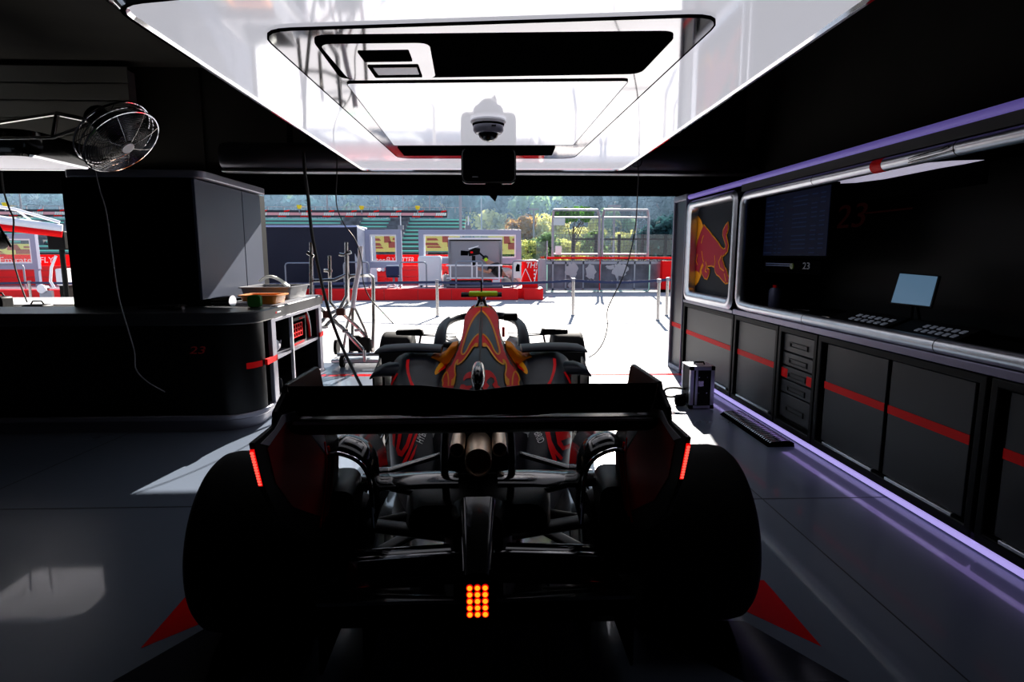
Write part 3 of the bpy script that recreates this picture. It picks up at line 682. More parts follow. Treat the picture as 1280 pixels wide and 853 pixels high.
MB().lathe([(0, .946), (.05, .946), (.052, .955), (.052, 1.10), (.035, 1.13), (0, 1.13)], (2.62, 5.27, 0), 'z', 24, closed=False).build('body', mat('can_blue', (.30, .32, .42), .35, metal=.3), can)
MB().cyl((2.62, 5.27, 1.13), (2.62, 5.27, 1.155), .02, 14).build('nozzle', 'redflat', can)
hp = thing('headset', 'black headset lying on the long counter beside the key panel', 'headset', (2.5, 4.1, .945))
MB().tube([(2.44 + .07 * math.cos(a), 4.15 + .09 * math.sin(a), .965 + .01 * math.sin(a)) for a in [pi * i / 10 for i in range(11)]], .008, 8).build('band', 'steel', hp)
for y, x in ((4.15, 2.51), (4.15, 2.37)): MB().cyl((x, y, .945), (x, y - .0, .975), .035, 16).build('ear_cup', 'black', hp)
jar_ = thing('cable_coil', 'black coiled lead on the long counter nearest the spray can', 'cable', (2.5, 4.6, .945))
MB().tube([(2.52 + .06 * math.cos(a), 4.62 + .08 * math.sin(a), .952 + .0012 * i) for i, a in enumerate([.5 * j for j in range(30)])], .006, 6).build('lead', 'cable', jar_)

# lower cabinets
def lower(lab, y0, y1, doors, drawers=None, name='base_cabinet', stripe=(.50, .55), kick=None):
    c = thing(name, lab, 'cabinet', (2.7, (y0 + y1) / 2, .05))
    MB().box(2.40, XB, y0 + .005, y1 - .005, .07, .865).build('carcass', 'black', c)
    f = MB(); f.ring([(y0, .055), (y1, .055), (y1, .865), (y0, .865)], rr(y0 + .04, y1 - .04, .11, .82, .06, 4)[0:0] or [(y0 + .045, .11), (y1 - .045, .11), (y1 - .045, .82), (y0 + .045, .82)], 'x', XR, 2.41)
    f.build('frame', 'black', c, bevel=.008)
    for a, b in doors:
        d = MB().box(XR + .022, XR + .04, a + .006, b - .006, .125, .815).build('door', 'face', c, bevel=.004)
        if stripe: MB().box(XR + .018, XR + .022, a + .006, b - .006, *stripe).build('red_stripe', 'redflat', d)
        MB().box(XR + .004, XR + .04, a + .05, b - .05, .105, .125).build('kick_trim', 'alu', d, bevel=.003)
    if drawers:
        a, b, hs = drawers; z = .815
        for k, h in enumerate(hs):
            d = MB().box(XR + .022, XR + .04, a + .006, b - .006, z - h + .008, z).build('drawer', 'face', c, bevel=.006)
            hz = z - h * .55
            hd = MB().ring([(a + .11, hz - .018), (b - .11, hz - .018), (b - .11, hz + .022), (a + .11, hz + .022)], [(a + .125, hz - .012), (b - .125, hz - .012), (b - .125, hz + .012), (a + .125, hz + .012)], 'x', XR + .014, XR + .024)
            hd.build('handle', 'dark', d, bevel=.002)
            if k == 2: 
                q = MB().box(XR + .019, XR + .0225, a + .006, a + .10, z - h + .02, z - .02); q.box(XR + .019, XR + .0225, b - .10, b - .006, z - h + .02, z - .02); q.build('red_stripe', 'redflat', d)
            z -= h
    return c
lower('dark base cabinet with red stripe below the bull panel', 5.50, 6.94, [(5.56, 6.86)])
lower('dark base cabinet with red striped door beside the five drawers', 4.63, 5.48, [(4.68, 5.42)])
lower('dark base cabinet with five drawers and silver handles', 4.06, 4.62, [], (4.10, 4.58, (.15, .11, .11, .11, .20)))
lower('wide dark base cabinet with two red striped doors next to the drawers', 2.62, 4.05, [(3.33, 3.97), (2.70, 3.31)])
lower('wide dark base cabinet at the near end of the wall, lost in shade', 1.1, 2.60, [(1.88, 2.52), (1.2, 1.86)])
# stripe across frame posts
kl = thing('floor_light', 'lavender glowing strip along the foot of the wall cabinets', 'light', (XR + .02, 3.6, .0))
MB().box(XR + .012, XR + .03, .2, 6.94, .012, .042).build('diffuser', 'lavender', kl)
MB().box(XR + .03, XR + .06, .2, 6.94, .0, .055).build('channel', 'soot', kl)
al = bpy.data.objects.new('floor_glow', bpy.data.lights.new('floor_glow', 'AREA')); COL.objects.link(al); al.parent = kl  # added area lamp that widens the strip's purple glow on the floor
al.data.shape = 'RECTANGLE'; al.data.size = 6.6; al.data.size_y = .10; al.data.energy = 4.; al.data.color = (.50, .36, 1.)
zz = Vector((.6, 0, .8)).normalized(); xx = Vector((0, 1, 0)); yy_ = zz.cross(xx)
al.rotation_euler = Matrix((xx, yy_, zz)).transposed().to_euler(); al.location = Vector((XR + .015, 3.6, .085)) - kl.location
# flight case, lead, floor grille
fc = thing('flight_case', 'small upright aluminium edged flight case on the floor by the cabinets', 'case', (1.98, 5.36, 0))
bx = (1.885, 2.105, 5.28, 5.52, .012, .40)
MB().box(*bx).build('shell', 'black', fc, bevel=.006)
x0, x1, y0, y1, z0, z1 = bx
q = MB()
for x in (x0, x1): 
    q.box(x - .004 if x == x0 else x - .03, x + .03 if x == x0 else x + .004, y0 - .005, y0 + .03, z0 + .03, z1)
for x in (x0 + .055, ): q.box(x - .01, x + .012, y0 - .004, y0, z0 + .03, z1 - .03)
q.box(x0, x1, y0 - .004, y0 + .03, z0, z0 + .025); q.box(x0, x1, y0 - .004, y0 + .03, z1 - .03, z1 + .002)
q.box(x0 - .004, x1 + .004, y0, y1, z1 - .004, z1 + .006); q.box(x0 - .004, x0 + .002, y0, y1, z0, z0 + .03); q.box(x0 - .004, x0 + .002, y1 - .03, y1, z0, z1)
q.build('edge_profile', 'alu', fc, bevel=.003)
q = MB()
for x in (x0 - .006, x1 - .03):
    for z in (z0 - .006, z1 - .03): q.box(x, x + .036, y0 - .008, y0 + .03, z, z + .036)
q.build('corner_cap', 'soot', fc, bevel=.004)
q = MB().tube([(x0 + .06, 5.38, z1 + .006), (x0 + .07, 5.38, z1 + .03), (x1 - .07, 5.38, z1 + .03), (x1 - .06, 5.38, z1 + .006)], .008, 8); q.build('handle', 'soot', fc)
q = MB().box(x0 + .07, x0 + .12, y0 - .007, y0, .22, .27); q.box(x0 + .08, x0 + .10, y0 - .012, y0 - .007, .225, .265); q.build('latch', 'steel', fc)
q = MB()
for (a, b_) in ((.075, .15), (.075, .30), (.15, .15), (.15, .30)): q.box(x0 + a, x0 + a + .008, y0 - .004, y0, b_, b_ + .01)
q.build('rivet', 'steel', fc)
tag(MB().tube(curve([(1.89, 5.43, .16), (1.78, 5.45, .17), (1.70, 5.45, .15), (1.70, 5.40, .10), (1.78, 5.36, .105), (1.88, 5.37, .13)], 8), .011, 8).build('power_lead', 'cable'), 'black lead looped out of the flight case', 'cable')
tag(MB().cyl((1.80, 5.42, .055), (1.88, 5.42, .055), .055, 20).build('cable_plug', 'soot', bevel=.01), 'black round plug resting on the floor against the flight case', 'plug')
gq = [PZ(*p) for p in ((903, 520), (921, 516), (983, 553), (962, 560))]
gt = thing('floor_grille', 'black ribbed floor grille lying along the foot of the cabinets', 'grille', (2.18, 4.65, 0))
MB().prism([(2.10, .001), (2.305, .001), (2.30, .03), (2.26, .04), (2.14, .03)], 'y', 4.18, 5.10).build('base', 'soot', gt)
q = MB()
for k in range(28):
    y = 4.20 + .032 * k; q.prism([(2.125, .026), (2.14, .0365), (2.26, .046), (2.29, .035), (2.26, .036), (2.14, .027)], 'y', y, y + .014)
q.build('rib', 'steel', gt)
# ================================================================ THE CAR
CX = -.032
car = thing('racing_car', 'dark navy open wheel racing car with red and yellow engine cover, seen from behind', 'racing car', (CX, 2.22, 0))
def sec_interp(stations, npts, nsub):
    S = []
    for y, pts in stations:
        c = curve([(x, 0, z) for x, z in pts], 6); L = [0]
        for i in range(1, len(c)): L.append(L[-1] + (c[i] - c[i - 1]).length)
        out = []
        for k in range(npts):
            t = L[-1] * k / (npts - 1); i = max(j for j in range(len(L)) if L[j] <= t + 1e-9); i = min(i, len(c) - 2)
            f = (t - L[i]) / max(1e-9, L[i + 1] - L[i]); out.append(c[i].lerp(c[i + 1], f))
        S.append((y, out))
    res = []
    rows = [curve([(p[1][k].x, p[0], p[1][k].z) for p in S], nsub) for k in range(npts)]
    return [[rows[k][i] for k in range(npts)] for i in range(len(rows[0]))]
ec_st = [
 (4.46, [(0, 1.045), (.085, 1.028), (.125, .97), (.125, .90), (.14, .82), (.20, .70), (.27, .58), (.30, .45)]),
 (4.25, [(0, 1.052), (.075, 1.035), (.122, .975), (.13, .90), (.15, .82), (.22, .70), (.30, .56), (.34, .42)]),
 (4.0, [(0, 1.040), (.055, 1.02), (.112, .955), (.132, .88), (.16, .79), (.23, .68), (.33, .53), (.38, .38)]),
 (3.5, [(0, .99), (.035, .97), (.09, .915), (.135, .845), (.18, .76), (.25, .65), (.35, .47), (.39, .32)]),
 (3.0, [(0, .93), (.025, .91), (.075, .86), (.125, .79), (.18, .70), (.24, .58), (.31, .41), (.34, .27)]),
 (2.6, [(0, .87), (.022, .85), (.065, .80), (.11, .73), (.155, .64), (.19, .52), (.22, .37), (.24, .24)]),
 (2.32, [(0, .82), (.022, .80), (.055, .76), (.09, .70), (.12, .62), (.145, .50), (.16, .37), (.17, .26)])]
half = sec_interp(ec_st, 26, 8)
ec = MB()
secs = []
for r in half:
    full = [Vector((CX - p.x, p.y, p.z)) for p in r[::-1]] + [Vector((CX + p.x, p.y, p.z)) for p in r[1:]]
    secs.append(full)
ec.loft(secs, loop=True, cap=True)
cover = ec.build('engine_cover', 'navy', car, smooth=70)
q = MB(); q.tube([(CX, y, z + .004) for y, z in ((4.35, 1.045), (4.0, 1.037), (3.5, .987), (3.0, .927), (2.6, .867), (2.36, .825))], .006, 6)
q.build('spine_seam', 'black', cover)
# airbox: rim and dark mouth
rimp = [Vector((CX + .105 * math.cos(a), 4.475, .945 + .098 * math.sin(a))) for a in [2 * pi * i / 28 for i in range(28)]]
MB().tube(rimp, .02, 8, closed=True).build('airbox_rim', 'red', cover)
# sidepods
def sidepod(sg):
    st = [(4.25, .45, .20, .585, .15), (4.0, .42, .20, .53, .19), (3.6, .375, .20, .455, .21), (3.2, .325, .185, .40, .20), (2.85, .285, .155, .365, .165), (2.6, .25, .11, .345, .13), (2.42, .235, .06, .335, .08)]
    P = curve([(a, b, c) for a, b, c, d, e in st], 6); Q = curve([(d, e, 0) for a, b, c, d, e in st], 6)
    secs = []
    for p, q in zip(P, Q):
        y, xc, a = p; zc, b, _ = q; s = []
        for i in range(36):
            t = 2 * pi * i / 36; c_, s_ = math.cos(t), math.sin(t)
            s.append(Vector((CX + sg * (xc + a * math.copysign(abs(c_) ** .8, c_)), y, zc + b * math.copysign(abs(s_) ** .8, s_))))
        secs.append(s)
    return MB().loft(secs)
pods = []
for sg in (-1, 1):
    m = sidepod(sg); pods.append(m); o = m.build('sidepod', 'navy', car, smooth=60)
    # upper and lower inlet lips
    b = MB(); secs = []
    for x, y, z, t in ((.28, 4.16, .768, .022), (.46, 4.22, .768, .026), (.62, 4.2, .766, .026), (.70, 4.18, .763, .024), (.735, 4.16, .757, .012)):
        secs.append([Vector((CX + sg * x, y + .14 * math.cos(a), z + t * math.sin(a))) for a in [2 * pi * i / 14 for i in range(14)]])
    b.loft(secs); b.build('inlet_lip', 'navy', o, smooth=60)
    b = MB(); secs = []
    for x, y, z, t in ((.46, 4.0, .63, .045), (.58, 4.05, .645, .04), (.66, 4.05, .645, .038), (.72, 4.05, .63, .03), (.745, 4.05, .61, .016)):
        secs.append([Vector((CX + sg * x, y + .16 * math.cos(a), z + t * math.sin(a))) for a in [2 * pi * i / 14 for i in range(14)]])
    b.loft(secs); b.build('lower_lip', 'navy', o, smooth=60)
    b = MB()
    for k in range(3):
        x = CX + sg * (.74 - .05 * k)
        b.prism([(4.0 + .12 * k, .12), (4.35 + .12 * k, .12), (4.3 + .12 * k, .68 - .05 * k), (4.0 + .12 * k, .62 - .05 * k)], 'x', x - .006, x + .006)
    b.build('barge_board', 'carbon', car)
    # rear shoulder of the cockpit, from which the halo rises
    b = MB(); secs = []
    for y, x0, x1, z0, z1 in ((4.15, .22, .38, .5, .67), (4.25, .22, .41, .5, .715), (4.4, .22, .42, .5, .735), (4.7, .25, .40, .5, .735), (5.2, .26, .38, .45, .70), (5.6, .22, .32, .40, .66)):
        secs.append([Vector((CX + sg * u, y, v)) for u, v in rr(x0, x1, z0, z1, .07, 4)])
    b.loft(secs); b.build('cockpit_side', 'navy', car, smooth=60)
    # headrest wing
    pts = [PY(*p, 4.08) for p in ((632, 431), (640, 433), (648, 443), (656, 447), (663, 444), (668, 449), (668, 456), (662, 459), (650, 457), (640, 452), (634, 446))]
    poly = [(p.x - CX, p.z) for p in pts]
    b = MB(); b.prism([(CX + sg * u, v) for u, v in poly], 'y', 4.06, 4.3); b.build('headrest', 'orange', car, bevel=.012)
    # mirror with stay
    b = MB().prism(rquad([(CX + sg * .50, .735), (CX + sg * .52, .795), (CX + sg * .74, .785), (CX + sg * .74, .745)], .015), 'y', 5.05, 5.13)
    mi = b.build('mirror', 'black', car, bevel=.012)
    b = MB().tube([(CX + sg * .30, 5.1, .725), (CX + sg * .52, 5.1, .735)], .006, 6); b.tube([(CX + sg * .22, 5.15, .745), (CX + sg * .55, 5.1, .742)], .004, 6)
    b.tube([(CX + sg * .53, 5.09, .74), (CX + sg * .56, 5.12, .60)], .01, 6)
    b.build('stay', 'black', mi)
# nose and front end
b = MB(); secs = []
for y, hw, z0, z1 in ((4.5, .30, .10, .62), (5.1, .27, .14, .64), (5.7, .20, .22, .62), (6.3, .13, .30, .55), (6.9, .09, .28, .42), (7.0, .06, .30, .38)):
    secs.append([Vector((CX + u, y, v)) for u, v in rr(-hw, hw, z0, z1, min(hw, (z1 - z0) / 2) * .6, 4)])
b.loft(secs); b.build('nose', 'navy', car, smooth=60)
fw = MB()
for k, (y, z) in enumerate(((6.75, .12), (6.6, .15), (6.47, .20), (6.35, .26))):
    fw.prism([(y, z), (y + .16, z - .03), (y + .16, z - .02), (y, z + .02)], 'x', CX - .95, CX + .95)
for sg in (-1, 1): fw.prism([(6.3, .08), (6.95, .08), (6.9, .2), (6.35, .3)], 'x', CX + sg * .97 - .008, CX + sg * .97 + .008)
fw.build('front_wing', 'carbon', car)
# halo
hp_ = [(.318, 4.42, .64), (.326, 4.55, .735), (.328, 4.72, .80), (.322, 4.95, .835), (.285, 5.2, .855), (.20, 5.42, .865), (.08, 5.52, .865), (0, 5.53, .86)]
full = [Vector((CX - x, y, z)) for x, y, z in hp_] + [Vector((CX + x, y, z)) for x, y, z in hp_[::-1][1:]]
h_ = MB().tube(curve(full, 5), [.055 - .02 * min(1, min(i, 70 - i) / 18) for i in range(71)], 14)
h_.tube([(CX, 5.53, .86), (CX, 5.6, .76), (CX, 5.66, .60)], [.028, .024, .03], 10)
h_.build('halo', 'navy', car, smooth=60)
MB().box(CX + .165, CX + .27, 4.42, 4.5, .935, .985).build('side_camera', 'black', car, bevel=.008)
q = MB().tube([(CX + .12, 4.46, .955), (CX + .17, 4.46, .96)], .012, 8); q.build('camera_mount', 'black', car)
q = MB().tube([(CX + .165, 4.52, .80), (CX + .165, 4.52, .875)], .011, 8); q.build('steering_marker', 'red', car)
q = MB().box(CX - .30, CX - .18, 4.46, 4.56, .66, .76); q.build('cockpit_pad', 'black', car, bevel=.015)
# T camera on top
tc1 = MB().lathe([(0, 1.04), (.055, 1.045), (.035, 1.075), (.03, 1.10), (.035, 1.12), (0, 1.125)], (CX, 4.38, 0), 'z', 20, closed=False).build('t_camera', 'steel', car)
q = MB(); q.loft([[Vector((CX + x, 4.38 + .07 * math.cos(a), 1.135 + .018 * math.sin(a))) for a in [2 * pi * i / 14 for i in range(14)]] for x in (-.148, -.14, .14, .148)])
tw = q.build('wing', 'black', tc1)
q = MB().box(CX - .092, CX + .118, 4.305, 4.45, 1.128, 1.158); q.build('lime_band', 'lime', tw, bevel=.006)
q = MB().cyl((CX, 4.36, 1.13), (CX, 4.36, 1.24), .006, 8); q.build('antenna', 'black', tc1)
# floor, diffuser
fl = MB()
fsec = []
outl = [(2.0, .50), (2.6, .56), (3.2, .66), (3.9, .76), (4.4, .76), (4.9, .45)]
for y, hw in outl: fsec.append([Vector((CX - hw, y, .105)), Vector((CX + hw, y, .105)), Vector((CX + hw, y, .085)), Vector((CX - hw, y, .085))])
fl.loft(fsec); flo = fl.build('floor_pan', 'floor_gloss', car)
for sg in (-1, 1):
    q = MB()
    for k in range(3):
        x = CX + sg * (.56 + .05 * k); q.prism([(3.0 + .1 * k, .105), (3.5 + .1 * k, .105), (3.5 + .1 * k, .125), (3.0 + .1 * k, .118)], 'x', x, x + .012)
    q.build('floor_fence', 'carbon_gloss', flo)
d = MB(); secs = []
for y, z in ((2.75, .11), (2.4, .16), (2.1, .25), (1.85, .33), (1.72, .36)):
    secs.append([Vector((CX - .50, y, z)), Vector((CX + .50, y, z)), Vector((CX + .50, y, z - .012)), Vector((CX - .50, y, z - .012))])
d.loft(secs); dif = d.build('diffuser', 'floor_gloss', car)
q = MB()
for x in (-.50, -.36, -.22, -.10, .10, .22, .36, .50):
    q.prism([(1.74, .10), (2.75, .09), (2.4, .15), (2.1, .24), (1.85, .32), (1.74, .35)], 'x', CX + x - .004, CX + x + .004)
q.build('strake', 'carbon', dif)
for y, z, w_ in ((1.92, .395, .44), (1.80, .43, .42)):
    b = MB(); b.loft([[Vector((CX + x, y + .05 * math.cos(a), z + .010 * math.sin(a) - .05 * abs(x) + .03 * math.cos(a))) for a in [2 * pi * i / 12 for i in range(12)]] for x in (-w_, -.25, 0, .25, w_)])
    b.build('diffuser_flap', 'floor_gloss', dif, smooth=60)
# gearbox, rear body below the exhaust
b = MB(); secs = []
for y, hw, z0, z1 in ((2.45, .16, .14, .53), (2.2, .135, .16, .535), (2.0, .11, .2, .55), (1.9, .085, .28, .56)):
    secs.append([Vector((CX + u, y, v)) for u, v in rr(-hw, hw, z0, z1, .05, 4)])
b.loft(secs); b.build('gearbox', 'black', car, smooth=60)
# wide dark tail fairing
b = MB(); secs = []
for y, hw, z0, z1 in ((2.5, .30, .30, .47), (2.3, .29, .34, .52), (2.1, .27, .38, .55), (2.02, .25, .42, .54)):
    secs.append([Vector((CX + u, y, v)) for u, v in rr(-hw, hw, z0, z1, .06, 4)])
b.loft(secs); b.build('tail_fairing', 'black', car, smooth=60)
# rear crash structure and rain light
cs = MB(); secs = []
for y, hw, z0, z1 in ((1.95, .062, .42, .60), (1.8, .055, .40, .565), (1.68, .046, .38, .53), (1.60, .043, .375, .515)):
    secs.append([Vector((CX + u, y, v)) for u, v in rr(-hw, hw, z0, z1, .022, 4)])
cs.loft(secs); crash = cs.build('crash_structure', 'carbon_gloss', car, smooth=60)
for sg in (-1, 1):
    MB().tube([(CX + sg * .050, 1.74, .556), (CX + sg * .041, 1.60, .522)], .0045, 6).build('edge_glint', 'chrome', crash)  # chrome beads stand for the highlights along the beam's edges
rl = MB().prism(rr(CX - .052, CX + .056, .372, .512, .01, 3), 'y', 1.575, 1.60).build('rain_light', 'soot', crash, bevel=.003)
for i in range(3):
    for j in range(5):
        x = CX + .0025 + (i - 1) * .0222; z = .4875 - .0205 * j
        q = MB(); q.cyl((x, 1.5745, z), (x, 1.5705, z), .0100, 16); q.ball((x, 1.5710, z), .0076, .004, .0076, 14, 8, mi=1)
        q.build('led', ['ledred', 'ledhot'], rl)
# exhaust
q = MB().lathe([(.045, 2.42), (.050, 2.36), (.050, 2.10), (.045, 2.10)], (CX, 0, .672), 'y', 32, closed=False)
for v in q.v:
    if v.y < 2.25: v.y -= max(0, .70 - v.z) * .3
k = len(q.f); q.lathe([(.045, 2.10), (.044, 2.16), (0, 2.17)], (CX, 0, .672), 'y', 32, 1, closed=False)
for v in q.v[32 * 4:]:
    if v.y < 2.25: v.y -= max(0, .70 - v.z) * .3
q.f.pop(k + 64); q.m.pop(k + 64); q.f.pop(k - 1); q.m.pop(k - 1)
ex = q.build('exhaust', ['warmsteel', 'exhaust_in'], car, recalc=False)
for sg in (-1, 1):
    MB().lathe([(.026, 2.36), (.028, 2.3), (.028, 2.15), (.023, 2.15), (.022, 2.3), (0, 2.32)], (CX + sg * .080, 0, .70), 'y', 20, closed=False).build('wastegate_pipe', 'warmsteel', ex)
q = MB().tube([(CX - .11, 2.14, .590), (CX - .055, 2.12, .612), (CX, 2.12, .606), (CX + .055, 2.12, .612), (CX + .11, 2.14, .590)], .012, 8); q.build('bracket', 'black', ex)
# rear wing
rw = MB()
def aero(b, hw, le, te, t, sag=0., nx=14):
    secs = []
    for i in range(nx + 1):
        x = -hw + 2 * hw * i / nx; dip = sag * math.exp(-(x / .09) ** 2)
        s = []
        for k in range(16):
            a = 2 * pi * k / 16; u = .5 + .5 * math.cos(a); th = t * math.sin(a) * (1 - u) ** .5 * 1.6 
            y = le[0] + (te[0] - le[0]) * (1 - u) ; z = le[1] + (te[1] - le[1]) * (1 - u) + th - .02 * math.sin(pi * u)
            s.append(Vector((CX + x, y, z - dip * (1 - u))))
        secs.append(s)
    return b.loft(secs)
wing = aero(MB(), .518, (2.02, .885), (1.612, .958), .020).build('rear_wing', 'carbon', car, smooth=60)
flap = aero(MB(), .518, (1.745, .950), (1.63, 1.068), .010, sag=.018).build('flap', 'carbon', wing, smooth=60)
# lower edge highlight strip and lettering on the flap
def flap_pt(x, s, off=.004):     # s 0 bottom edge .. 1 top edge, on the face turned to the rear
    p = Vector((x, 1.745 + (1.63 - 1.745) * s, .950 + (1.068 - .950) * s)); n = Vector((0, -.106, -.115)).normalized()
    return p + n * (off + .018 * math.sin(pi * s) ** 1.0)
for w_, x in (('ASTON', -.135), ('MARTIN', .085)):
    b = MB().text(w_, .036, Matrix.Identity(4), width=.125 if w_ == 'ASTON' else .135, spacing=1.25)
    for v in b.v:
        p = flap_pt(CX + .024 + x + v.x, .55 + v.y / .15, .007 + v.z * .3); v.x, v.y, v.z = p
    b.build('lettering', 'text_dim', flap, smooth=0)
for sg in (-1, 1):
    wg = MB()
    for k in range(11):
        a = [flap_pt(CX + sg * (.04 + .01 * k), .12 + .012 * k), flap_pt(CX + sg * (.16 + .028 * k), .10 + .055 * k), flap_pt(CX + sg * (.165 + .028 * k), .14 + .055 * k)]
        a = [p + Vector((0, -.004, -.004)) for p in a]
        wg.add(a + [p + Vector((0, -.001, -.001)) for p in a], [(0, 1, 2), (5, 4, 3), (0, 3, 4, 1), (1, 4, 5, 2), (2, 5, 3, 0)])
    wg.build('winged_emblem', 'text_dim', flap, smooth=0)
MB().box(CX - .50, CX + .50, 1.596, 1.614, .966, .974).build('slot_edge_glint', mat('edge_glint_grey', (.62, .62, .65), .4), wing, bevel=.002)  # pale grey strip paints the highlight of the lit trailing edge
for sg in (-1, 1):
    e = [(1.965, 1.050), (1.94, 1.064), (1.64, 1.070), (1.625, 1.052), (1.545, 1.018), (1.535, .985), (1.384, .985), (1.392, .955), (1.43, .85), (1.52, .72), (1.72, .58), (1.92, .48), (2.06, .50), (2.14, .62), (2.17, .74), (2.06, .86)]
    x = CX + sg * .528
    ep = MB().prism(e, 'x', x - .007, x + .007).build('endplate', 'carbon', wing, bevel=.003)
    xi = x - sg * .0085
    r_ = MB().prism([(1.46, .945), (1.60, .975), (1.78, .90), (1.98, .74), (2.0, .64), (1.9, .56), (1.62, .72), (1.50, .84)], 'x', xi - .001, xi + .001)
    r_.build('red_field', mat('endplate_red', (.62, .04, .06), .5, spec=.2) if sg < 0 else bpy.data.materials['endplate_red'], ep, smooth=0)
    g_ = MB().prism([(1.42, .972), (1.52, .978), (1.58, 1.0), (1.75, .97), (1.95, .86), (2.0, .74), (1.78, .90), (1.60, .975), (1.47, .95)], 'x', xi - .0015, xi + .0015)
    g_.build('white_field', mat('endplate_white', (.75, .75, .78), .5, spec=.2) if sg < 0 else bpy.data.materials['endplate_white'], ep, smooth=0)
    for k in range(3):
        MB().tube([Vector((xi - sg * .002, 1.96 + .045 * k, .80 - .03 * k)), Vector((xi - sg * .002, 1.98 + .045 * k, .72)), Vector((xi - sg * .002, 1.92 + .045 * k, .60)), Vector((xi - sg * .002, 1.86 + .045 * k, .54))], .004, 6).build('louvre_edge', 'red', ep)
    ls = MB().prism([(1.382, .968), (1.390, .968), (1.430, .862), (1.422, .862)], 'x', x - .0045, x + .0045).build('light_strip', 'ledred', ep)
    q = MB()
    for k in range(12):
        t = (k + .5) / 12; q.ball((x, 1.382 + .040 * t, .964 - .100 * t), .005, .004, .0035, 8, 6)
    q.build('led_dots', 'ledcore', ls)
# swan neck pylons and the actuator pod
for sg in (-1, 1):
    MB().tube(curve([(CX + sg * .115, 2.06, .53), (CX + sg * .125, 2.10, .68), (CX + sg * .115, 2.10, .82), (CX + sg * .10, 2.0, .89)], 5), .014, 8).build('pylon', 'carbon', wing)
pod = MB(); secs = []
for t in range(17):
    s = t / 16; k = max(.02, 1 - abs(2 * s - 1) ** 3) ** .5
    p = Vector((CX + .006, 2.0 - .26 * s, 1.040 + .010 * s))
    secs.append([p + Vector((.023 * k * math.cos(a), 0, .040 * k * math.sin(a))) for a in [2 * pi * i / 20 for i in range(20)]])
pod.loft(secs); pd = pod.build('actuator_pod', 'gloss', wing, smooth=60)
q = MB().tube([(CX + .006, 1.80, 1.02), (CX + .006, 1.70, 1.03), (CX + .006, 1.66, 1.055)], .010, 8); q.tube([(CX + .006, 1.95, 1.05), (CX + .006, 1.95, .90)], .014, 8); q.build('link', 'black', pd)
em = MB(); yy = 1.742
for sg in (-1, 1):
    em.tube([Vector((CX + .006, yy - .004, 1.040)), Vector((CX + .006 + sg * .011, yy, 1.048)), Vector((CX + .006 + sg * .015, yy + .008, 1.064))], .0018, 5)
em.tube([Vector((CX + .006, yy - .002, 1.030)), Vector((CX + .006, yy - .004, 1.054))], .0018, 5); em.box(CX - .002, CX + .014, yy - .001, yy + .001, 1.027, 1.030)
em.build('emblem', 'text_white', pd)
# wheels
def tyre_prof(w, R):
    h = w / 2; return [(R * .56, -h * .92), (R * .70, -h * .985), (R * .84, -h), (R * .93, -h * .97), (R * .98, -h * .88), (R, -h * .70), (R, 0), (R, h * .70), (R * .98, h * .88), (R * .93, h * .97), (R * .84, h), (R * .70, h * .985), (R * .56, h * .92), (R * .54, h * .6), (R * .54, -h * .6)]
def wheel(name, x, y, w, R, lab=None):
    t = MB().lathe(tyre_prof(w, R), (x, y, R), 'x', 72).build(name, 'tyre', car, smooth=50)
    sg = 1 if x > CX else -1
    r_ = MB().lathe([(R * .55, -w * .40), (R * .54, w * .42), (R * .50, w * .42), (R * .49, w * .1), (.06, w * .2), (0, w * .2)] if sg > 0 else [(R * .55, w * .40), (R * .54, -w * .42), (R * .50, -w * .42), (R * .49, -w * .1), (.06, -w * .2), (0, -w * .2)], (x, y, R), 'x', 40, closed=False)
    ri = r_.build('rim', 'black', t)
    MB().cyl((x + sg * w * .2, y, R), (x + sg * w * .34, y, R), .035, 12).build('wheel_nut', 'steel', ri)
    return t
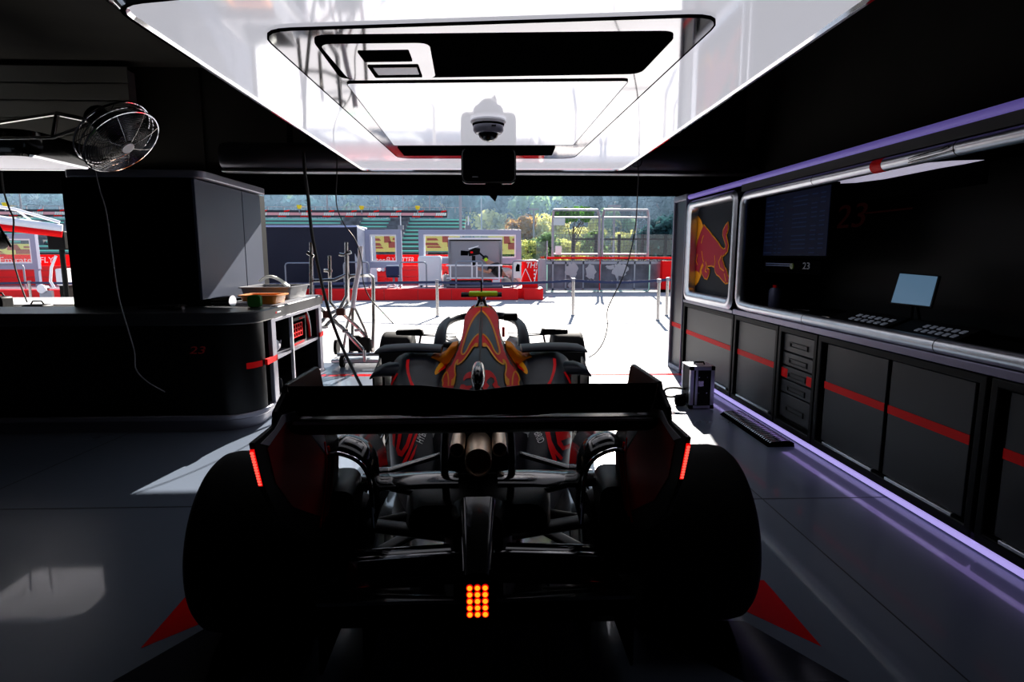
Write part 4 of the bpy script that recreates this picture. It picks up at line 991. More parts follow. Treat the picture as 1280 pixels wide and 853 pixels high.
for sg in (-1, 1):
    wheel('rear_wheel', CX + sg * .80, 2.22, .405, .335)
    wheel('front_wheel', CX + sg * .84, 5.87, .305, .335)
    X = lambda u: CX + sg * u
    # rear brake duct with its curled winglet
    b = MB(); prof_ = [(.57, .66), (.55, .72), (.50, .755), (.45, .748), (.405, .722), (.378, .68), (.368, .62), (.362, .48)]
    cu = [(p.x, p.y) for p in curve([(a, c, 0) for a, c in prof_], 4)]
    b.loft([[Vector((X(u), 1.98, v + .0)) for u, v in cu], [Vector((X(u), 2.12, v + .012)) for u, v in cu], [Vector((X(u), 2.3, v)) for u, v in cu]], loop=False, cap=False)
    o = b.build('brake_duct_winglet', 'carbon_gloss', car, smooth=60); so = o.modifiers.new('t', 'SOLIDIFY'); so.thickness = .012
    MB().tube([Vector((X(u), 1.978, v)) for u, v in cu], .0045, 6).build('rear_edge_line', 'chrome', o)  # chrome line along the winglet's rear edge
    b = MB(); b.lathe([(.05, .42), (.15, .43), (.17, .47), (.17, .60), (.05, .60)], (0, 2.22, .335), 'x', 28)
    for v in b.v: v.x = X(v.x)
    b.build('brake_drum', 'black', car)
    b = MB(); secs = []
    for y, x0, x1, z0, z1 in ((2.02, .44, .55, .42, .60), (2.2, .45, .56, .38, .62), (2.34, .47, .55, .38, .52)):
        secs.append([Vector((X(u), y, v)) for u, v in rr(x0, x1, z0, z1, .04, 4)])
    b.loft(secs); b.build('brake_duct', 'carbon', car, smooth=60)
    # suspension
    def arm(pts, cw, th, nm='suspension_arm', m='carbon'):
        b = MB(); secs = []
        for p in pts: secs.append([Vector((X(p[0]), p[1] + cw * math.cos(a), p[2] + th * math.sin(a))) for a in [2 * pi * i / 12 for i in range(12)]])
        b.loft(secs); return b.build(nm, m, car, smooth=60)
    arm([(.07, 2.08, .615), (.20, 2.10, .607), (.32, 2.14, .585), (.45, 2.2, .565)], .075, .020, m='carbon_gloss')
    arm([(.15, 2.62, .53), (.45, 2.26, .555)], .035, .011, m='carbon_gloss')
    arm([(.12, 2.02, .43), (.45, 2.18, .40)], .05, .016)
    arm([(.12, 2.5, .30), (.45, 2.2, .24)], .06, .013)
    arm([(.12, 1.98, .28), (.45, 2.15, .24)], .06, .013)
    arm([(.20, 2.2, .50), (.45, 2.2, .56)], .012, .012, 'pushrod')
    arm([(.10, 2.3, .40), (.43, 2.24, .36)], .03, .03, 'drive_shaft', 'black')
    arm([(.20, 5.7, .56), (.70, 5.85, .50)], .04, .012)
    arm([(.18, 6.1, .54), (.70, 5.9, .50)], .04, .012)
    arm([(.18, 5.6, .30), (.70, 5.85, .22)], .05, .012)
# ---------------------------------------------------------------- painted livery, laid on the body surfaces
BODY = MB()
for b in (ec, pods[0], pods[1]): BODY._j(b)
bvh = BVHTree.FromPolygons([tuple(p) for p in BODY.v], BODY.f)
def decal(poly, off, step, maxlen=.12):
    pts = [Vector(p) for p in poly]
    lo = Vector((min(p.x for p in pts), min(p.y for p in pts))); hi = Vector((max(p.x for p in pts), max(p.y for p in pts)))
    vs = []; n = len(pts)
    for i in range(n):
        a, c = pts[i], pts[(i + 1) % n]; k = max(1, int((c - a).length / step))
        vs += [a.lerp(c, j / k) for j in range(k)]
    ne = len(vs); edges = [(i, (i + 1) % ne) for i in range(ne)]
    x = lo.x + step / 2
    while x < hi.x:
        y = lo.y + step / 2
        while y < hi.y: vs.append(Vector((x, y))); y += step
        x += step
    V, E_, Fc, *_ = geometry.delaunay_2d_cdt(vs, edges, [], 1, 1e-5)
    return project([(p.x, p.y) for p in V], [list(f) for f in Fc], off, maxlen)
def project(V, Fc, off, maxlen=.12):
    W = []
    for p in V:
        d = ray(*p).normalized(); h, nn, i, t = bvh.ray_cast(EYE, d)
        if h is None: W.append(None); continue
        if nn.dot(d) > 0: nn = -nn
        W.append(h + nn * off)
    b = MB(); idx = {}
    for f in Fc:
        q = [W[i] for i in f]
        if any(p is None for p in q): continue
        if max((q[i] - q[i - 1]).length for i in range(len(q))) > maxlen: continue
        for i in f:
            if i not in idx: idx[i] = len(b.v); b.v.append(W[i])
        b.f.append([idx[i] for i in f]); b.m.append(0)
    return b
def ribbon2(pts, w):
    P = [Vector(p) for p in pts]; L_, R_ = [], []
    for i, p in enumerate(P):
        t = (P[min(i + 1, len(P) - 1)] - P[max(i - 1, 0)]).normalized(); n = Vector((t.y, -t.x)) * w / 2
        L_.append(tuple(p + n)); R_.append(tuple(p - n))
    return L_ + R_[::-1]
def c5(pts): return [(500 + x / 6.095, 360 + y / 6.095) for x, y in pts]
def smooth2(pts, n=4): return [(p.x, p.y) for p in curve([(a, b, 0) for a, b in pts], n)]
def paint(name, polys, m, off, step=1.3, mirror=True):
    b = MB()
    for p in polys: b._j(decal(p, off, step))
    if mirror: b._j(b.mirror(CX))
    if b.f: b.build(name, m, cover, smooth=70, recalc=False)
red_in = [(624, 445), (655, 445), (690, 490), (720, 535), (750, 565), (785, 582), (780, 555), (798, 575), (806, 600), (803, 640), (796, 670), (806, 690), (798, 720), (812, 760)]
red_out = [(905, 760), (895, 720), (903, 700), (892, 660), (872, 600), (850, 560), (838, 520), (815, 450), (797, 390), (783, 330), (775, 280), (770, 240), (764, 200), (740, 172), (700, 152), (624, 150)]
paint('red_livery', [c5(red_in + red_out)], 'red', .002)
win = smooth2([(624, 185), (640, 203), (665, 235), (690, 285), (712, 345), (730, 410), (747, 480), (744, 496), (734, 497), (716, 470), (695, 425), (668, 385), (645, 366), (624, 362)], 3)
paint('navy_window', [c5(win)], 'navy', .0035)
wb_ = [(624, 445), (657, 447), (657, 420), (640, 396), (624, 380)]
yl = []
yl.append(ribbon2(c5(smooth2([(626, 180), (650, 205), (676, 240), (702, 295), (722, 355), (741, 420), (756, 484), (750, 506), (734, 506), (712, 478), (690, 432), (664, 392), (643, 368), (626, 356)], 3)), 1.7))
yl.append(ribbon2(c5(smooth2([(626, 447), (640, 449), (656, 447), (668, 458), (690, 492), (722, 538), (752, 568), (786, 585), (780, 548), (797, 570), (804, 600), (801, 640), (795, 668), (808, 692)], 3)), 1.9))
yl.append(ribbon2(c5(smooth2([(900, 745), (898, 720), (905, 700), (893, 660), (870, 640), (853, 690), (850, 745)], 3)), 1.7))
yl.append(ribbon2(c5([(812, 745), (800, 715), (795, 685), (820, 700), (822, 745)]), 2.0))
yl.append(c5([(626, 425), (645, 424), (658, 436), (655, 447), (626, 448)]))
yl.append(ribbon2(c5(smooth2([(624, 150), (680, 150), (722, 165), (750, 190), (764, 215)], 3)), 1.4))
paint('yellow_lines', yl, 'yellow', .005, 1.0)
# flames behind the headrest
fl1 = [c5(smooth2([(820, 430), (850, 470), (885, 520), (930, 560), (960, 600), (975, 640), (966, 660), (940, 640), (900, 600), (865, 565), (845, 525), (830, 480)], 2))]
paint('flame_field', fl1, 'yellow', .002)
paint('flame_core', [c5(smooth2([(860, 530), (895, 575), (930, 612), (952, 640), (920, 625), (885, 590)], 2))], 'red', .005, 1.0)
def c6(pts): return [(610 + x / 6.82, 370 + y / 6.82) for x, y in pts]
b = MB()
b._j(decal(c6([(552, 533), (578, 540), (581, 590), (572, 650), (552, 710), (532, 765), (498, 770), (528, 715), (548, 650), (557, 590)]), .003, 1.3))
b._j(decal(c6([(642, 655), (655, 648), (690, 700), (702, 730), (708, 765), (696, 765), (688, 735), (668, 700)]), .003, 1.3)); b._j(decal(c6([(655, 618), (670, 612), (702, 670), (708, 700), (695, 690), (678, 655)]), .003, 1.3))
for q in (b, b.mirror(CX)): q.build('red_pinstripe', 'red', cover, smooth=70, recalc=False)
def c7(pts): return [(520 + x / 8, 420 + y / 8) for x, y in pts]
fig = [c7([(475, 445), (485, 410), (505, 382), (535, 364), (570, 362), (566, 425), (530, 428), (505, 432), (485, 455)]),
       c7([(440, 530), (455, 490), (480, 488), (510, 505), (560, 500), (566, 520), (540, 535), (545, 560), (500, 552)]),
       c7([(650, 520), (652, 470), (664, 352), (700, 345), (735, 352), (770, 380), (795, 420), (808, 470), (812, 495), (840, 518), (800, 535), (775, 520), (758, 490), (782, 462), (772, 430), (745, 415), (715, 440), (700, 468), (730, 505), (700, 540), (672, 545)])]
paint('red_figure', fig, 'red', .003, 1.2, mirror=False)
# lettering on the tail of the sidepods and engine cover
def ptext(txt, quad, m, off=.003, name='lettering'):
    b = MB().text(txt, 1., Matrix.Identity(4), depth=0.); xs = [v.x for v in b.v]; ys = [v.y for v in b.v]
    x0, x1, y0, y1 = min(xs), max(xs), min(ys), max(ys); V = []
    A, B, C_, D = [Vector(q) for q in quad]
    for v in b.v:
        u = (v.x - x0) / (x1 - x0); w = (v.y - y0) / (y1 - y0)
        V.append(tuple((D.lerp(C_, u)).lerp(A.lerp(B, u), w)))
    o = project(V, b.f, off, .3)
    if o.f: return o.build(name, m, cover, smooth=0, recalc=False)
def c8(pts): return [(460 + x / 4.738, 520 + y / 4.738) for x, y in pts]
for polys in (([(148, 80), (168, 80), (160, 190), (148, 170)], [(185, 90), (207, 90), (186, 195), (200, 212), (225, 170), (250, 90), (272, 90), (240, 190), (205, 245), (180, 236), (168, 200)], [(285, 100), (300, 95), (250, 232), (225, 286), (205, 280), (240, 210)], [(292, 170), (277, 230), (255, 277), (237, 280), (262, 225)]),
              ([(1046, 90), (1075, 90), (1086, 150), (1112, 205), (1152, 250), (1140, 267), (1105, 228), (1122, 285), (1100, 285), (1070, 200), (1060, 150)], [(1108, 95), (1186, 85), (1196, 128), (1140, 150), (1158, 182), (1195, 165), (1192, 192), (1150, 207), (1120, 170)])):
    b = MB()
    for p in polys: b._j(decal(c8(p), .003, .9))
    if b.f: b.build('red_lettering', 'red', cover, smooth=70, recalc=False)
ptext('HYBRID', [(672, 530), (681, 552), (673, 556), (664, 534)], 'text_white')
ptext('HYBRID', [(520, 552), (529, 530), (537, 534), (528, 556)], 'text_white')
b = MB()
for cx_ in (540, 657): b._j(decal([(cx_ - 4, 541), (cx_ + 5, 541), (cx_ + 2, 548), (cx_ + 1, 543)], .003, 1.))
if b.f: b.build('white_mark', 'text_white', cover, smooth=0, recalc=False)
# ================================================================ OUTSIDE
M['redblock'] = mat('red_barrier', (.93, .05, .07), .5, spec=.3, noise=.06, nscale=3)
M['redwall'] = mat('red_wall', (.86, .03, .06), .55, spec=.3)
M['tent'] = mat('tent_navy', (.045, .065, .16), .8, bump=.25, nscale=2)
M['tentlit'] = mat('tent_lit_side', (.75, .77, .82), .8)  # light on the tent's end side, put into its colour
M['rail'] = mat('galvanised_rail', (.55, .57, .62), .4, metal=.6)
M['frame'] = mat('grey_lilac_frame', (.58, .60, .70), .5)
M['greywall'] = mat('worn_grey_gate', (.36, .37, .41), .7, noise=.55, nscale=1.6)
M['meshwire'] = mat('fence_wire', (.40, .42, .46), .5, metal=.5)
M['canvas'] = mat('grey_canvas', (.58, .58, .61), .8, bump=.6, nscale=5)
M['whitebox'] = mat('white_cover', (.90, .90, .92), .7, bump=.2, nscale=4)
M['seat'] = mat('stand_teal', (.50, .82, .77), .6)
M['seatdark'] = mat('stand_dark_grey', (.22, .25, .26), .8)  # dark grey for risers, stand base and glass fence posts
M['belt'] = mat('belt_navy', (.08, .14, .30), .7)
M['maroon'] = mat('board_maroon', (.58, .18, .18), .6); M['dhlbar'] = mat('board_bars_hazed', (.62, .34, .30), .6)
M['dhl'] = mat('board_yellow_hazed', (.84, .86, .50), .6)  # panel and bar colours paled to imitate a veil of glass and haze
M['green'] = mat('verge_green', (.30, .62, .42), .8)
# lane marks
def line(y, x0, x1, w_, m, lab):
    tag(MB().box(x0, x1, y - w_ / 2, y + w_ / 2, -.004, -.002).build('lane_marking', m, smooth=0), lab, 'lane marking')
for k in range(6):
    x = PZ(430 + 28 * k, 393).x
    tag(MB().box(x, x + .42, 14.55, 14.72, -.004, -.002).build('lane_marking', 'linegreen', smooth=0), 'short pale green painted dash across the pit lane', 'lane marking', 'green dashes on the pit lane')
line(14.75, PZ(660, 391).x, PZ(705, 391).x, .18, 'linegreen', 'long pale green painted line on the pit lane')
line(14.85, PZ(712, 391).x, PZ(745, 391).x, .18, 'lineblue', 'pale blue painted line on the pit lane')
# low red blocks
def block(lab, x0, x1, y0=18.7, y1=18.98, h=.36):
    b = thing('barrier_block', lab, 'barrier', ((x0 + x1) / 2, y0, 0))
    q = MB().prism([(y0, 0), (y0, h - .02), (y0 + .05, h), (y1, h), (y1, 0)], 'x', x0, x1); q.build('block', 'redblock', b, bevel=.02)
    n = int((x1 - x0) / 1.2) + 1
    for k in range(1, n): MB().box(x0 + (x1 - x0) * k / n - .006, x0 + (x1 - x0) * k / n + .006, y0 - .004, y0, .01, h - .02).build('joint', 'maroon', b)
block('long low red barrier block between the blue tent and the camera stand', PY(395, 370, 18.7).x, PY(648, 370, 18.7).x)
block('short low red barrier block below the red board with white letters', PY(655, 370, 18.7).x, PY(679, 370, 18.7).x)
block('low red barrier block seen through the neighbouring bay opening', -17.5, PY(380, 370, 18.7).x)
# red back wall of the pit stands
rwz = 1.34
b = thing('pit_wall', 'tall red board wall behind the low barrier blocks', 'wall', (-6, 22.0, 0))
MB().box(-22, PY(655, 340, 22).x, 22.0, 22.12, 0, 1.02).build('panel', 'redwall', b)
q = MB()
for z in (.35, .62, .85): q.box(-22, 1.4, 21.985, 22.0, z, z + .012)
q.build('groove', 'maroon', b)
MB().box(-22, 1.4, 22.0, 22.12, .0, .14).build('foot', 'soot', b)
# red board with white lettering, in front of the stand
def board(x0, x1, lab, words):
    s = thing('advertising_board', lab, 'sign', ((x0 + x1) / 2, 23.0, .9))
    MB().box(x0, x1, 23.0, 23.06, .85, 1.42).build('panel', 'redflat', s)
    for w_, px, wd, sh in words:
        p = PY(px, 325.5, 22.99); MB().text(w_, .30, facing_cam(p), width=wd, shear=sh).build('lettering', 'text_white', s, smooth=0)
    for x in (x0 + .2, (x0 + x1) / 2, x1 - .3): MB().box(x, x + .08, 23.06, 23.14, 0, 1.3).build('post', 'rail', s)
board(PY(440, 320, 23).x, PY(566, 320, 23).x, 'red advertising board with white words behind the grey frames', [('Emirates', 464, 1.05, 0), ('FLY BETTER', 500, 1.05, .15)])
board(-22, PY(90, 320, 23).x, 'red advertising board with white words seen through the neighbouring bay', [('Emirates', 22, 1.3, 0), ('FLY', 58, .5, .1)])
# grey framed screens
def gframe(lab, px0, px1, ytop, ybot, tx, boards, Y=20.6, lower=True):
    a = PY(px0, ytop, Y); c = PY(px1, ybot, Y); t = .17
    s = thing('pit_stand_frame', lab, 'frame', ((a.x + c.x) / 2, Y, .36))
    MB().ring([(a.x, c.z), (c.x, c.z), (c.x, a.z), (a.x, a.z)], [(a.x + t, c.z + .2), (c.x - t, c.z + .2), (c.x - t, a.z - t), (a.x + t, a.z - t)], 'y', Y - .08, Y + .08).build('frame', 'frame', s, bevel=.012)
    q = MB().ring([(a.x + t, c.z + .2), (c.x - t, c.z + .2), (c.x - t, a.z - t), (a.x + t, a.z - t)], [(a.x + t + .05, c.z + .25), (c.x - t - .05, c.z + .25), (c.x - t - .05, a.z - t - .05), (a.x + t + .05, a.z - t - .05)], 'y', Y - .05, Y + .05)
    q.build('white_bead', 'white', s)
    MB().box(a.x + t, c.x - t, Y - .006, Y + .006, c.z + .2, a.z - t).build('glass', 'glass', s)
    for x in (a.x + .02, c.x - t + .02): MB().box(x, x + t - .04, Y - .06, Y + .06, .342, c.z).build('post', 'frame', s)
    return s
gframe('grey window frame of the pit stand next to the blue tent', 456, 503, 287, 335, None, None)
gframe('wide grey window frame of the pit stand behind the camera operator', 523, 651, 287, 330, None, None)
gframe('grey window frame of the pit stand seen through the neighbouring bay', -45, 50, 292, 337, None, None)
# yellow and maroon boards behind the frames
def dhl(lab, px0, px1, y0, y1, Y=30., flip=False):
    a = PY(px0, y0, Y); c = PY(px1, y1, Y); W = c.x - a.x; Hh = a.z - c.z
    s = thing('advertising_board', lab, 'sign', ((a.x + c.x) / 2, Y, c.z))
    MB().box(a.x, c.x, Y, Y + .08, c.z, a.z).build('panel', 'dhl', s)
    q = MB()
    for u0, u1, v0, v1 in ((.10, .42, .66, .80), (.0, .44, .36, .52), (.10, .50, .20, .30), (.52, .75, .55, .95), (.66, .98, .25, .6), (.80, 1.0, .70, .82)):
        q.prism([(a.x + W * u0, c.z + Hh * v0), (a.x + W * u1, c.z + Hh * v0), (a.x + W * (u1 - .06), c.z + Hh * v1), (a.x + W * (u0 - .0), c.z + Hh * v1)], 'y', Y - .02, Y)
    q.build('bars', 'dhlbar', s, smooth=0)
    for x in (a.x + .1, c.x - .2): MB().box(x, x + .1, Y + .08, Y + .16, 0, c.z + .3).build('post', 'rail', s)
dhl('yellow and maroon trackside board seen through the frame next to the blue tent', 460, 499, 294, 315)
dhl('yellow and maroon trackside board seen left of the grey canvas', 529, 575, 294, 314)
dhl('yellow and maroon trackside board seen right of the grey canvas', 610, 648, 294, 318)
dhl('yellow and maroon trackside board seen through the neighbouring bay', -30, 46, 305, 322)
# navy covered tent
a = PY(322, 283, 19.9); c = PY(449, 356, 19.9)
t = thing('covered_tent', 'large dark navy fabric covered box with one side coloured pale as lit, beyond the doorway', 'tent', ((a.x + c.x) / 2, 21, 0))
q = MB(); nx, nz = 26, 10; vs = []
for i in range(nx + 1):
    for j in range(nz + 1):
        u, v = i / nx, j / nz; vs.append((a.x - 1.2 + (c.x - a.x + 1.2) * u, 19.9 + .03 * math.sin(9 * u + 3 * v) + .02 * math.sin(23 * u - 6 * v), .345 + (a.z - .345) * v - .02 * math.sin(pi * u) * v))
q.add(vs, [(i * (nz + 1) + j, (i + 1) * (nz + 1) + j, (i + 1) * (nz + 1) + j + 1, i * (nz + 1) + j + 1) for i in range(nx) for j in range(nz)])
q.box(a.x - 1.2, c.x - .02, 19.95, 21.6, .345, a.z - .03)
q.build('cover', 'tent', t)
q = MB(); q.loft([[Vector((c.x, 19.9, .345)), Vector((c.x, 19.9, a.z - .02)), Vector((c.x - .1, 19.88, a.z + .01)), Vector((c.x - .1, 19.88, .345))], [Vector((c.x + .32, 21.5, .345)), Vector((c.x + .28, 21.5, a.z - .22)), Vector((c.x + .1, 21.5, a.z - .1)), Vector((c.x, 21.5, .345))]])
q.build('side_flap', 'tentlit', t)
MB().box(a.x - 1.2, c.x, 19.86, 21.6, a.z - .03, a.z + .03).build('top_hem', mat('tent_hem', (.62, .68, .85), .7), t, bevel=.02)
# railings
def railing(lab, px0, px1, ptop, Y, z0=.0, mid=False):
    x0, x1 = PY(px0, 340, Y).x, PY(px1, 340, Y).x; zt = PY(px0, ptop, Y).z
    r = thing('railing', lab, 'railing', ((x0 + x1) / 2, Y, z0))
    MB().tube([(x0, Y, z0), (x0, Y, zt - .08), (x0 + .03, Y, zt - .02), (x0 + .09, Y, zt), (x1 - .09, Y, zt), (x1 - .03, Y, zt - .02), (x1, Y, zt - .08), (x1, Y, z0)], .026, 10).build('hoop', 'rail', r)
    if mid: MB().tube([(x0, Y, (z0 + zt) / 2), (x1, Y, (z0 + zt) / 2)], .02, 8).build('mid_bar', 'rail', r)
railing('bent grey handrail in front of the navy tent', 357, 391, 329, 19.0)
railing('bent grey handrail between the tent corner and the navy chair', 430, 461, 328, 19.1)
railing('bent grey handrail in front of the white covered box', 500, 533, 328, 19.1)
railing('bent grey handrail in front of the camera operator', 570, 603, 327, 19.1)
railing('bent grey handrail around the red board with white letters', 641, 673, 326, 19.1)
railing('bent grey handrail seen through the neighbouring bay', -10, 30, 331, 19.0)
# navy chair and its bits
ch = thing('folding_chair', 'navy seat back chair with white trim on the pit stand', 'chair', PY(491, 361, 20.0))
p0, p1 = PY(482, 333, 20.0), PY(499, 345, 20.0)
MB().box(p0.x, p1.x, 19.98, 20.06, p1.z, p0.z).build('back', 'belt', ch, bevel=.03)
MB().box(p0.x + .02, p1.x + .05, 20.06, 20.10, p1.z + .02, p0.z + .04).build('rim', 'white', ch, bevel=.02)
MB().box(p0.x, p1.x, 20.06, 20.45, p1.z - .06, p1.z).build('seat', 'belt', ch, bevel=.02)
q = MB()
MB().cyl(((p0.x + p1.x) / 2, 20.25, .45), ((p0.x + p1.x) / 2, 20.25, p1.z - .05), .035).build('column', 'rail', ch)
for k in range(5):
    an = 2 * pi * k / 5 + .3; MB().tube([((p0.x + p1.x) / 2, 20.25, .45), ((p0.x + p1.x) / 2 + .27 * math.cos(an), 20.25 + .27 * math.sin(an), .37)], [.03, .022], 8).build('foot', 'white', ch)
hg = thing('stool_frame', 'white wire frame standing on the red block edge under the navy chair', 'stand', PY(491, 361, 19.3))
pp = [PY(*p, 19.3) for p in ((482, 362), (491, 354), (499, 362))]
MB().tube([pp[0], pp[1], pp[2]], .02, 8).build('wire', 'white', hg); MB().tube([pp[0], pp[2]], .02, 8).build('base_bar', 'white', hg)
for k in range(3):
    p = PY(469 + 5 * k, 337, 21.9); ll = thing('spot_lamp', ('brass coloured round spot lamp on the red wall, closest to the navy tent', 'white round spot lamp on the red wall between two others', 'grey round spot lamp on the red wall, closest to the navy chair')[k], 'lamp', p); MB().lathe([(0, -.04), (.075, -.04), (.075, .02), (.05, .06), (0, .06)], (p.x, 21.925, p.z), 'y', 16, closed=False).build('housing', ('warmsteel', 'white', 'trim')[k], ll)
# white covered box on castors
wb2 = thing('covered_box', 'white fabric covered box on castors on the pit stand', 'box', PY(538, 361, 20.0))
p0, p1 = PY(522, 320, 20.), PY(552, 360, 20.)
q = MB(); secs = []
for z, g in ((p1.z + .08, .0), (p1.z + .4, -.01), (p0.z - .1, -.0), (p0.z - .02, -.02), (p0.z, -.06)):
    secs.append([Vector((x, y, z)) for x, y in rr(p0.x - g, p1.x + g, 20. - g, 20.45 + g, .08, 4)])
q.loft(secs); q.build('cover', 'whitebox', wb2, smooth=60)
for x in (p0.x + .1, p1.x - .1): MB().cyl((x - .03, 20.1, .405), (x + .03, 20.1, .405), .06, 14).build('castor', 'soot', wb2)
MB().box(p0.x + .05, p1.x - .05, 20.05, 20.4, .43, p1.z + .1).build('base', 'rail', wb2)
# camera stand: canvas in a white frame, lower rails
Yc = 20.42
p0, p1 = PY(560, 297, Yc), PY(628, 347, Yc)
cs_ = thing('canvas_screen', 'grey canvas backdrop in a pale frame behind the television camera', 'screen', ((p0.x + p1.x) / 2, Yc, 0))
q = MB(); vs = []; N = 16
for i in range(N + 1):
    for j in range(N + 1):
        u, v = i / N, j / N; vs.append((p0.x + .05 + (p1.x - p0.x - .1) * u, Yc + .05 + .03 * math.sin(7 * u + 2 * v) * math.sin(pi * u) + .025 * math.sin(5 * v - 9 * u * v), p1.z + (p0.z - p1.z - .08) * v))
q.add(vs, [(i * (N + 1) + j, (i + 1) * (N + 1) + j, (i + 1) * (N + 1) + j + 1, i * (N + 1) + j + 1) for i in range(N) for j in range(N)])
o = q.build('canvas', 'canvas', cs_, smooth=80); so = o.modifiers.new('t', 'SOLIDIFY'); so.thickness = .01
MB().box(p0.x, p1.x, Yc - .02, Yc + .04, p0.z - .07, p0.z).build('top_bar', 'white', cs_, bevel=.008)
for x in (p0.x, p1.x - .05): MB().box(x, x + .05, Yc - .02, Yc + .04, .342, p0.z - .07).build('upright', 'trim', cs_, bevel=.006)
MB().box(p0.x + .05, p1.x - .05, Yc, Yc + .03, p0.z - .11, p0.z - .07).build('batten', 'black', cs_)
cb_ = thing('camera_platform', 'white tube platform rail carrying the television camera', 'platform', PY(595, 362, 19.7))
z1 = PY(560, 332, 19.7).z; z2 = PY(560, 348, 19.7).z; x0, x1 = PY(558, 340, 19.7).x, PY(628, 340, 19.7).x
q = MB()
for z in (z1, z2): MB().tube([(x0, 19.7, z), (x1, 19.7, z)], .028, 8).build('rail', 'white', cb_)
for px in (563, 590, 596, 624): 
    x = PY(px, 340, 19.7).x; MB().tube([(x, 19.7, z2 - (.0 if px in (590, 596) else .3)), (x, 19.7, z1 + (.1 if px in (590, 596) else 0))], .028, 8).build('post', 'white', cb_)
MB().box(x0, x1, 19.55, 19.82, .36, .42).build('deck', 'trim', cb_)
MB().box(x0 + .1, x1 - .35, 19.58, 19.8, .42, z2 - .06).build('dark_case', 'black', cb_, bevel=.02)
MB().box(x1 - .33, x1 - .08, 19.56, 19.8, .42, z2 - .05).build('white_case', 'whitebox', cb_, bevel=.02)
MB().box(x0, x1, 19.56, 19.81, .342, .36).build('skirt', 'black', cb_)
tv = thing('television_camera', 'black television camera on a column in front of the grey canvas', 'camera', PY(593, 330, 19.72))
pc = PY(592, 316, 19.72)
MB().prism([(pc.x - .16, pc.z - .12), (pc.x + .20, pc.z - .06), (pc.x + .22, pc.z + .14), (pc.x + .04, pc.z + .16), (pc.x - .18, pc.z + .06)], 'y', 19.6, 19.84).build('body', 'black', tv, bevel=.02)
MB().cyl((pc.x - .18, 19.72, pc.z - .02), (pc.x - .42, 19.72, pc.z - .01), .075, 18, r2=.085).build('lens', 'soot', tv)
MB().prism([(pc.x - .16, pc.z + .10), (pc.x + .16, pc.z + .20), (pc.x + .17, pc.z + .23), (pc.x - .17, pc.z + .14)], 'y', 19.62, 19.82).build('top_cover', 'white', tv)
MB().box(pc.x - .10, pc.x - .02, 19.595, 19.6, pc.z - .02, pc.z + .04).build('red_badge', 'redflat', tv)
MB().cyl((pc.x, 19.72, z1), (pc.x, 19.72, pc.z - .1), .06, 14).build('column', 'black', tv)
MB().tube([(pc.x + .18, 19.72, pc.z + .0), (pc.x + .36, 19.7, pc.z - .16)], .03, 8).build('viewfinder_arm', 'black', tv)
# camera operator, bent behind the camera, legs stretched out to the side
def skin_mesh(name, verts, edges, m, parent=None, sub=2, root=0):
    r = parent
    org = Vector((0, 0, 0)) if parent is None else parent.location
    me = bpy.data.meshes.new(name); me.from_pydata([Vector(v[:3]) - org for v in verts], edges, []); me.materials.append(M[m] if isinstance(m, str) else m)
    o = bpy.data.objects.new(name, me); COL.objects.link(o); o.parent = parent
    sk = o.modifiers.new('skin', 'SKIN'); sk.use_smooth_shade = True
    for i, v in enumerate(verts):
        s = me.skin_vertices[0].data[i]; s.radius = (v[3], v[3]); s.use_root = (i == root)
    u = o.modifiers.new('sub', 'SUBSURF'); u.levels = sub; u.render_levels = sub
    return o
M['skin'] = mat('skin', (.78, .56, .46), .6); M['cloth_black'] = mat('black_shirt', (.06, .06, .07), .8); M['trouser'] = mat('grey_trousers', (.62, .63, .62), .85); M['capgrey'] = mat('dark_cap', (.12, .12, .14), .8)
hd = PY(606, 325, 19.9)
op = thing('person', 'person in black shirt and grey trousers crouching at the television camera', 'person', (hd.x + .3, 19.95, .42))
hx, hz = hd.x, hd.z
Yp = 20.06
V = [(hx + .62, Yp, hz - .52, .15), (hx + .48, Yp, hz - .40, .16), (hx + .32, Yp, hz - .25, .175), (hx + .20, Yp, hz - .15, .12), (hx + .10, Yp, hz - .06, .065), (hx + .02, Yp, hz + .01, .085), (hx - .02, Yp, hz + .06, .085),
     (hx + .22, Yp - .2, hz - .20, .075), (hx + .14, Yp - .26, hz - .42, .058), (hx - .10, Yp - .24, hz - .34, .045), (hx - .20, Yp - .22, hz - .32, .035),
     (hx + .22, Yp + .16, hz - .20, .075), (hx + .12, Yp + .19, hz - .42, .058), (hx - .12, Yp + .18, hz - .32, .045), (hx - .2, Yp + .14, hz - .28, .035),
     (hx + .78, Yp - .1, hz - .40, .115), (hx + 1.05, Yp - .12, hz - .52, .085), (hx + 1.25, Yp - .12, hz - .80, .06), (hx + 1.12, Yp - .12, hz - .85, .045),
     (hx + .74, Yp + .12, hz - .44, .115), (hx + .95, Yp + .14, hz - .60, .085), (hx + 1.0, Yp + .14, hz - .82, .06), (hx + .88, Yp + .14, hz - .86, .045)]
Ed = [(0, 1), (1, 2), (2, 3), (3, 4), (4, 5), (5, 6), (3, 7), (7, 8), (8, 9), (9, 10), (3, 11), (11, 12), (12, 13), (13, 14), (0, 15), (15, 16), (16, 17), (17, 18), (0, 19), (19, 20), (20, 21), (21, 22)]
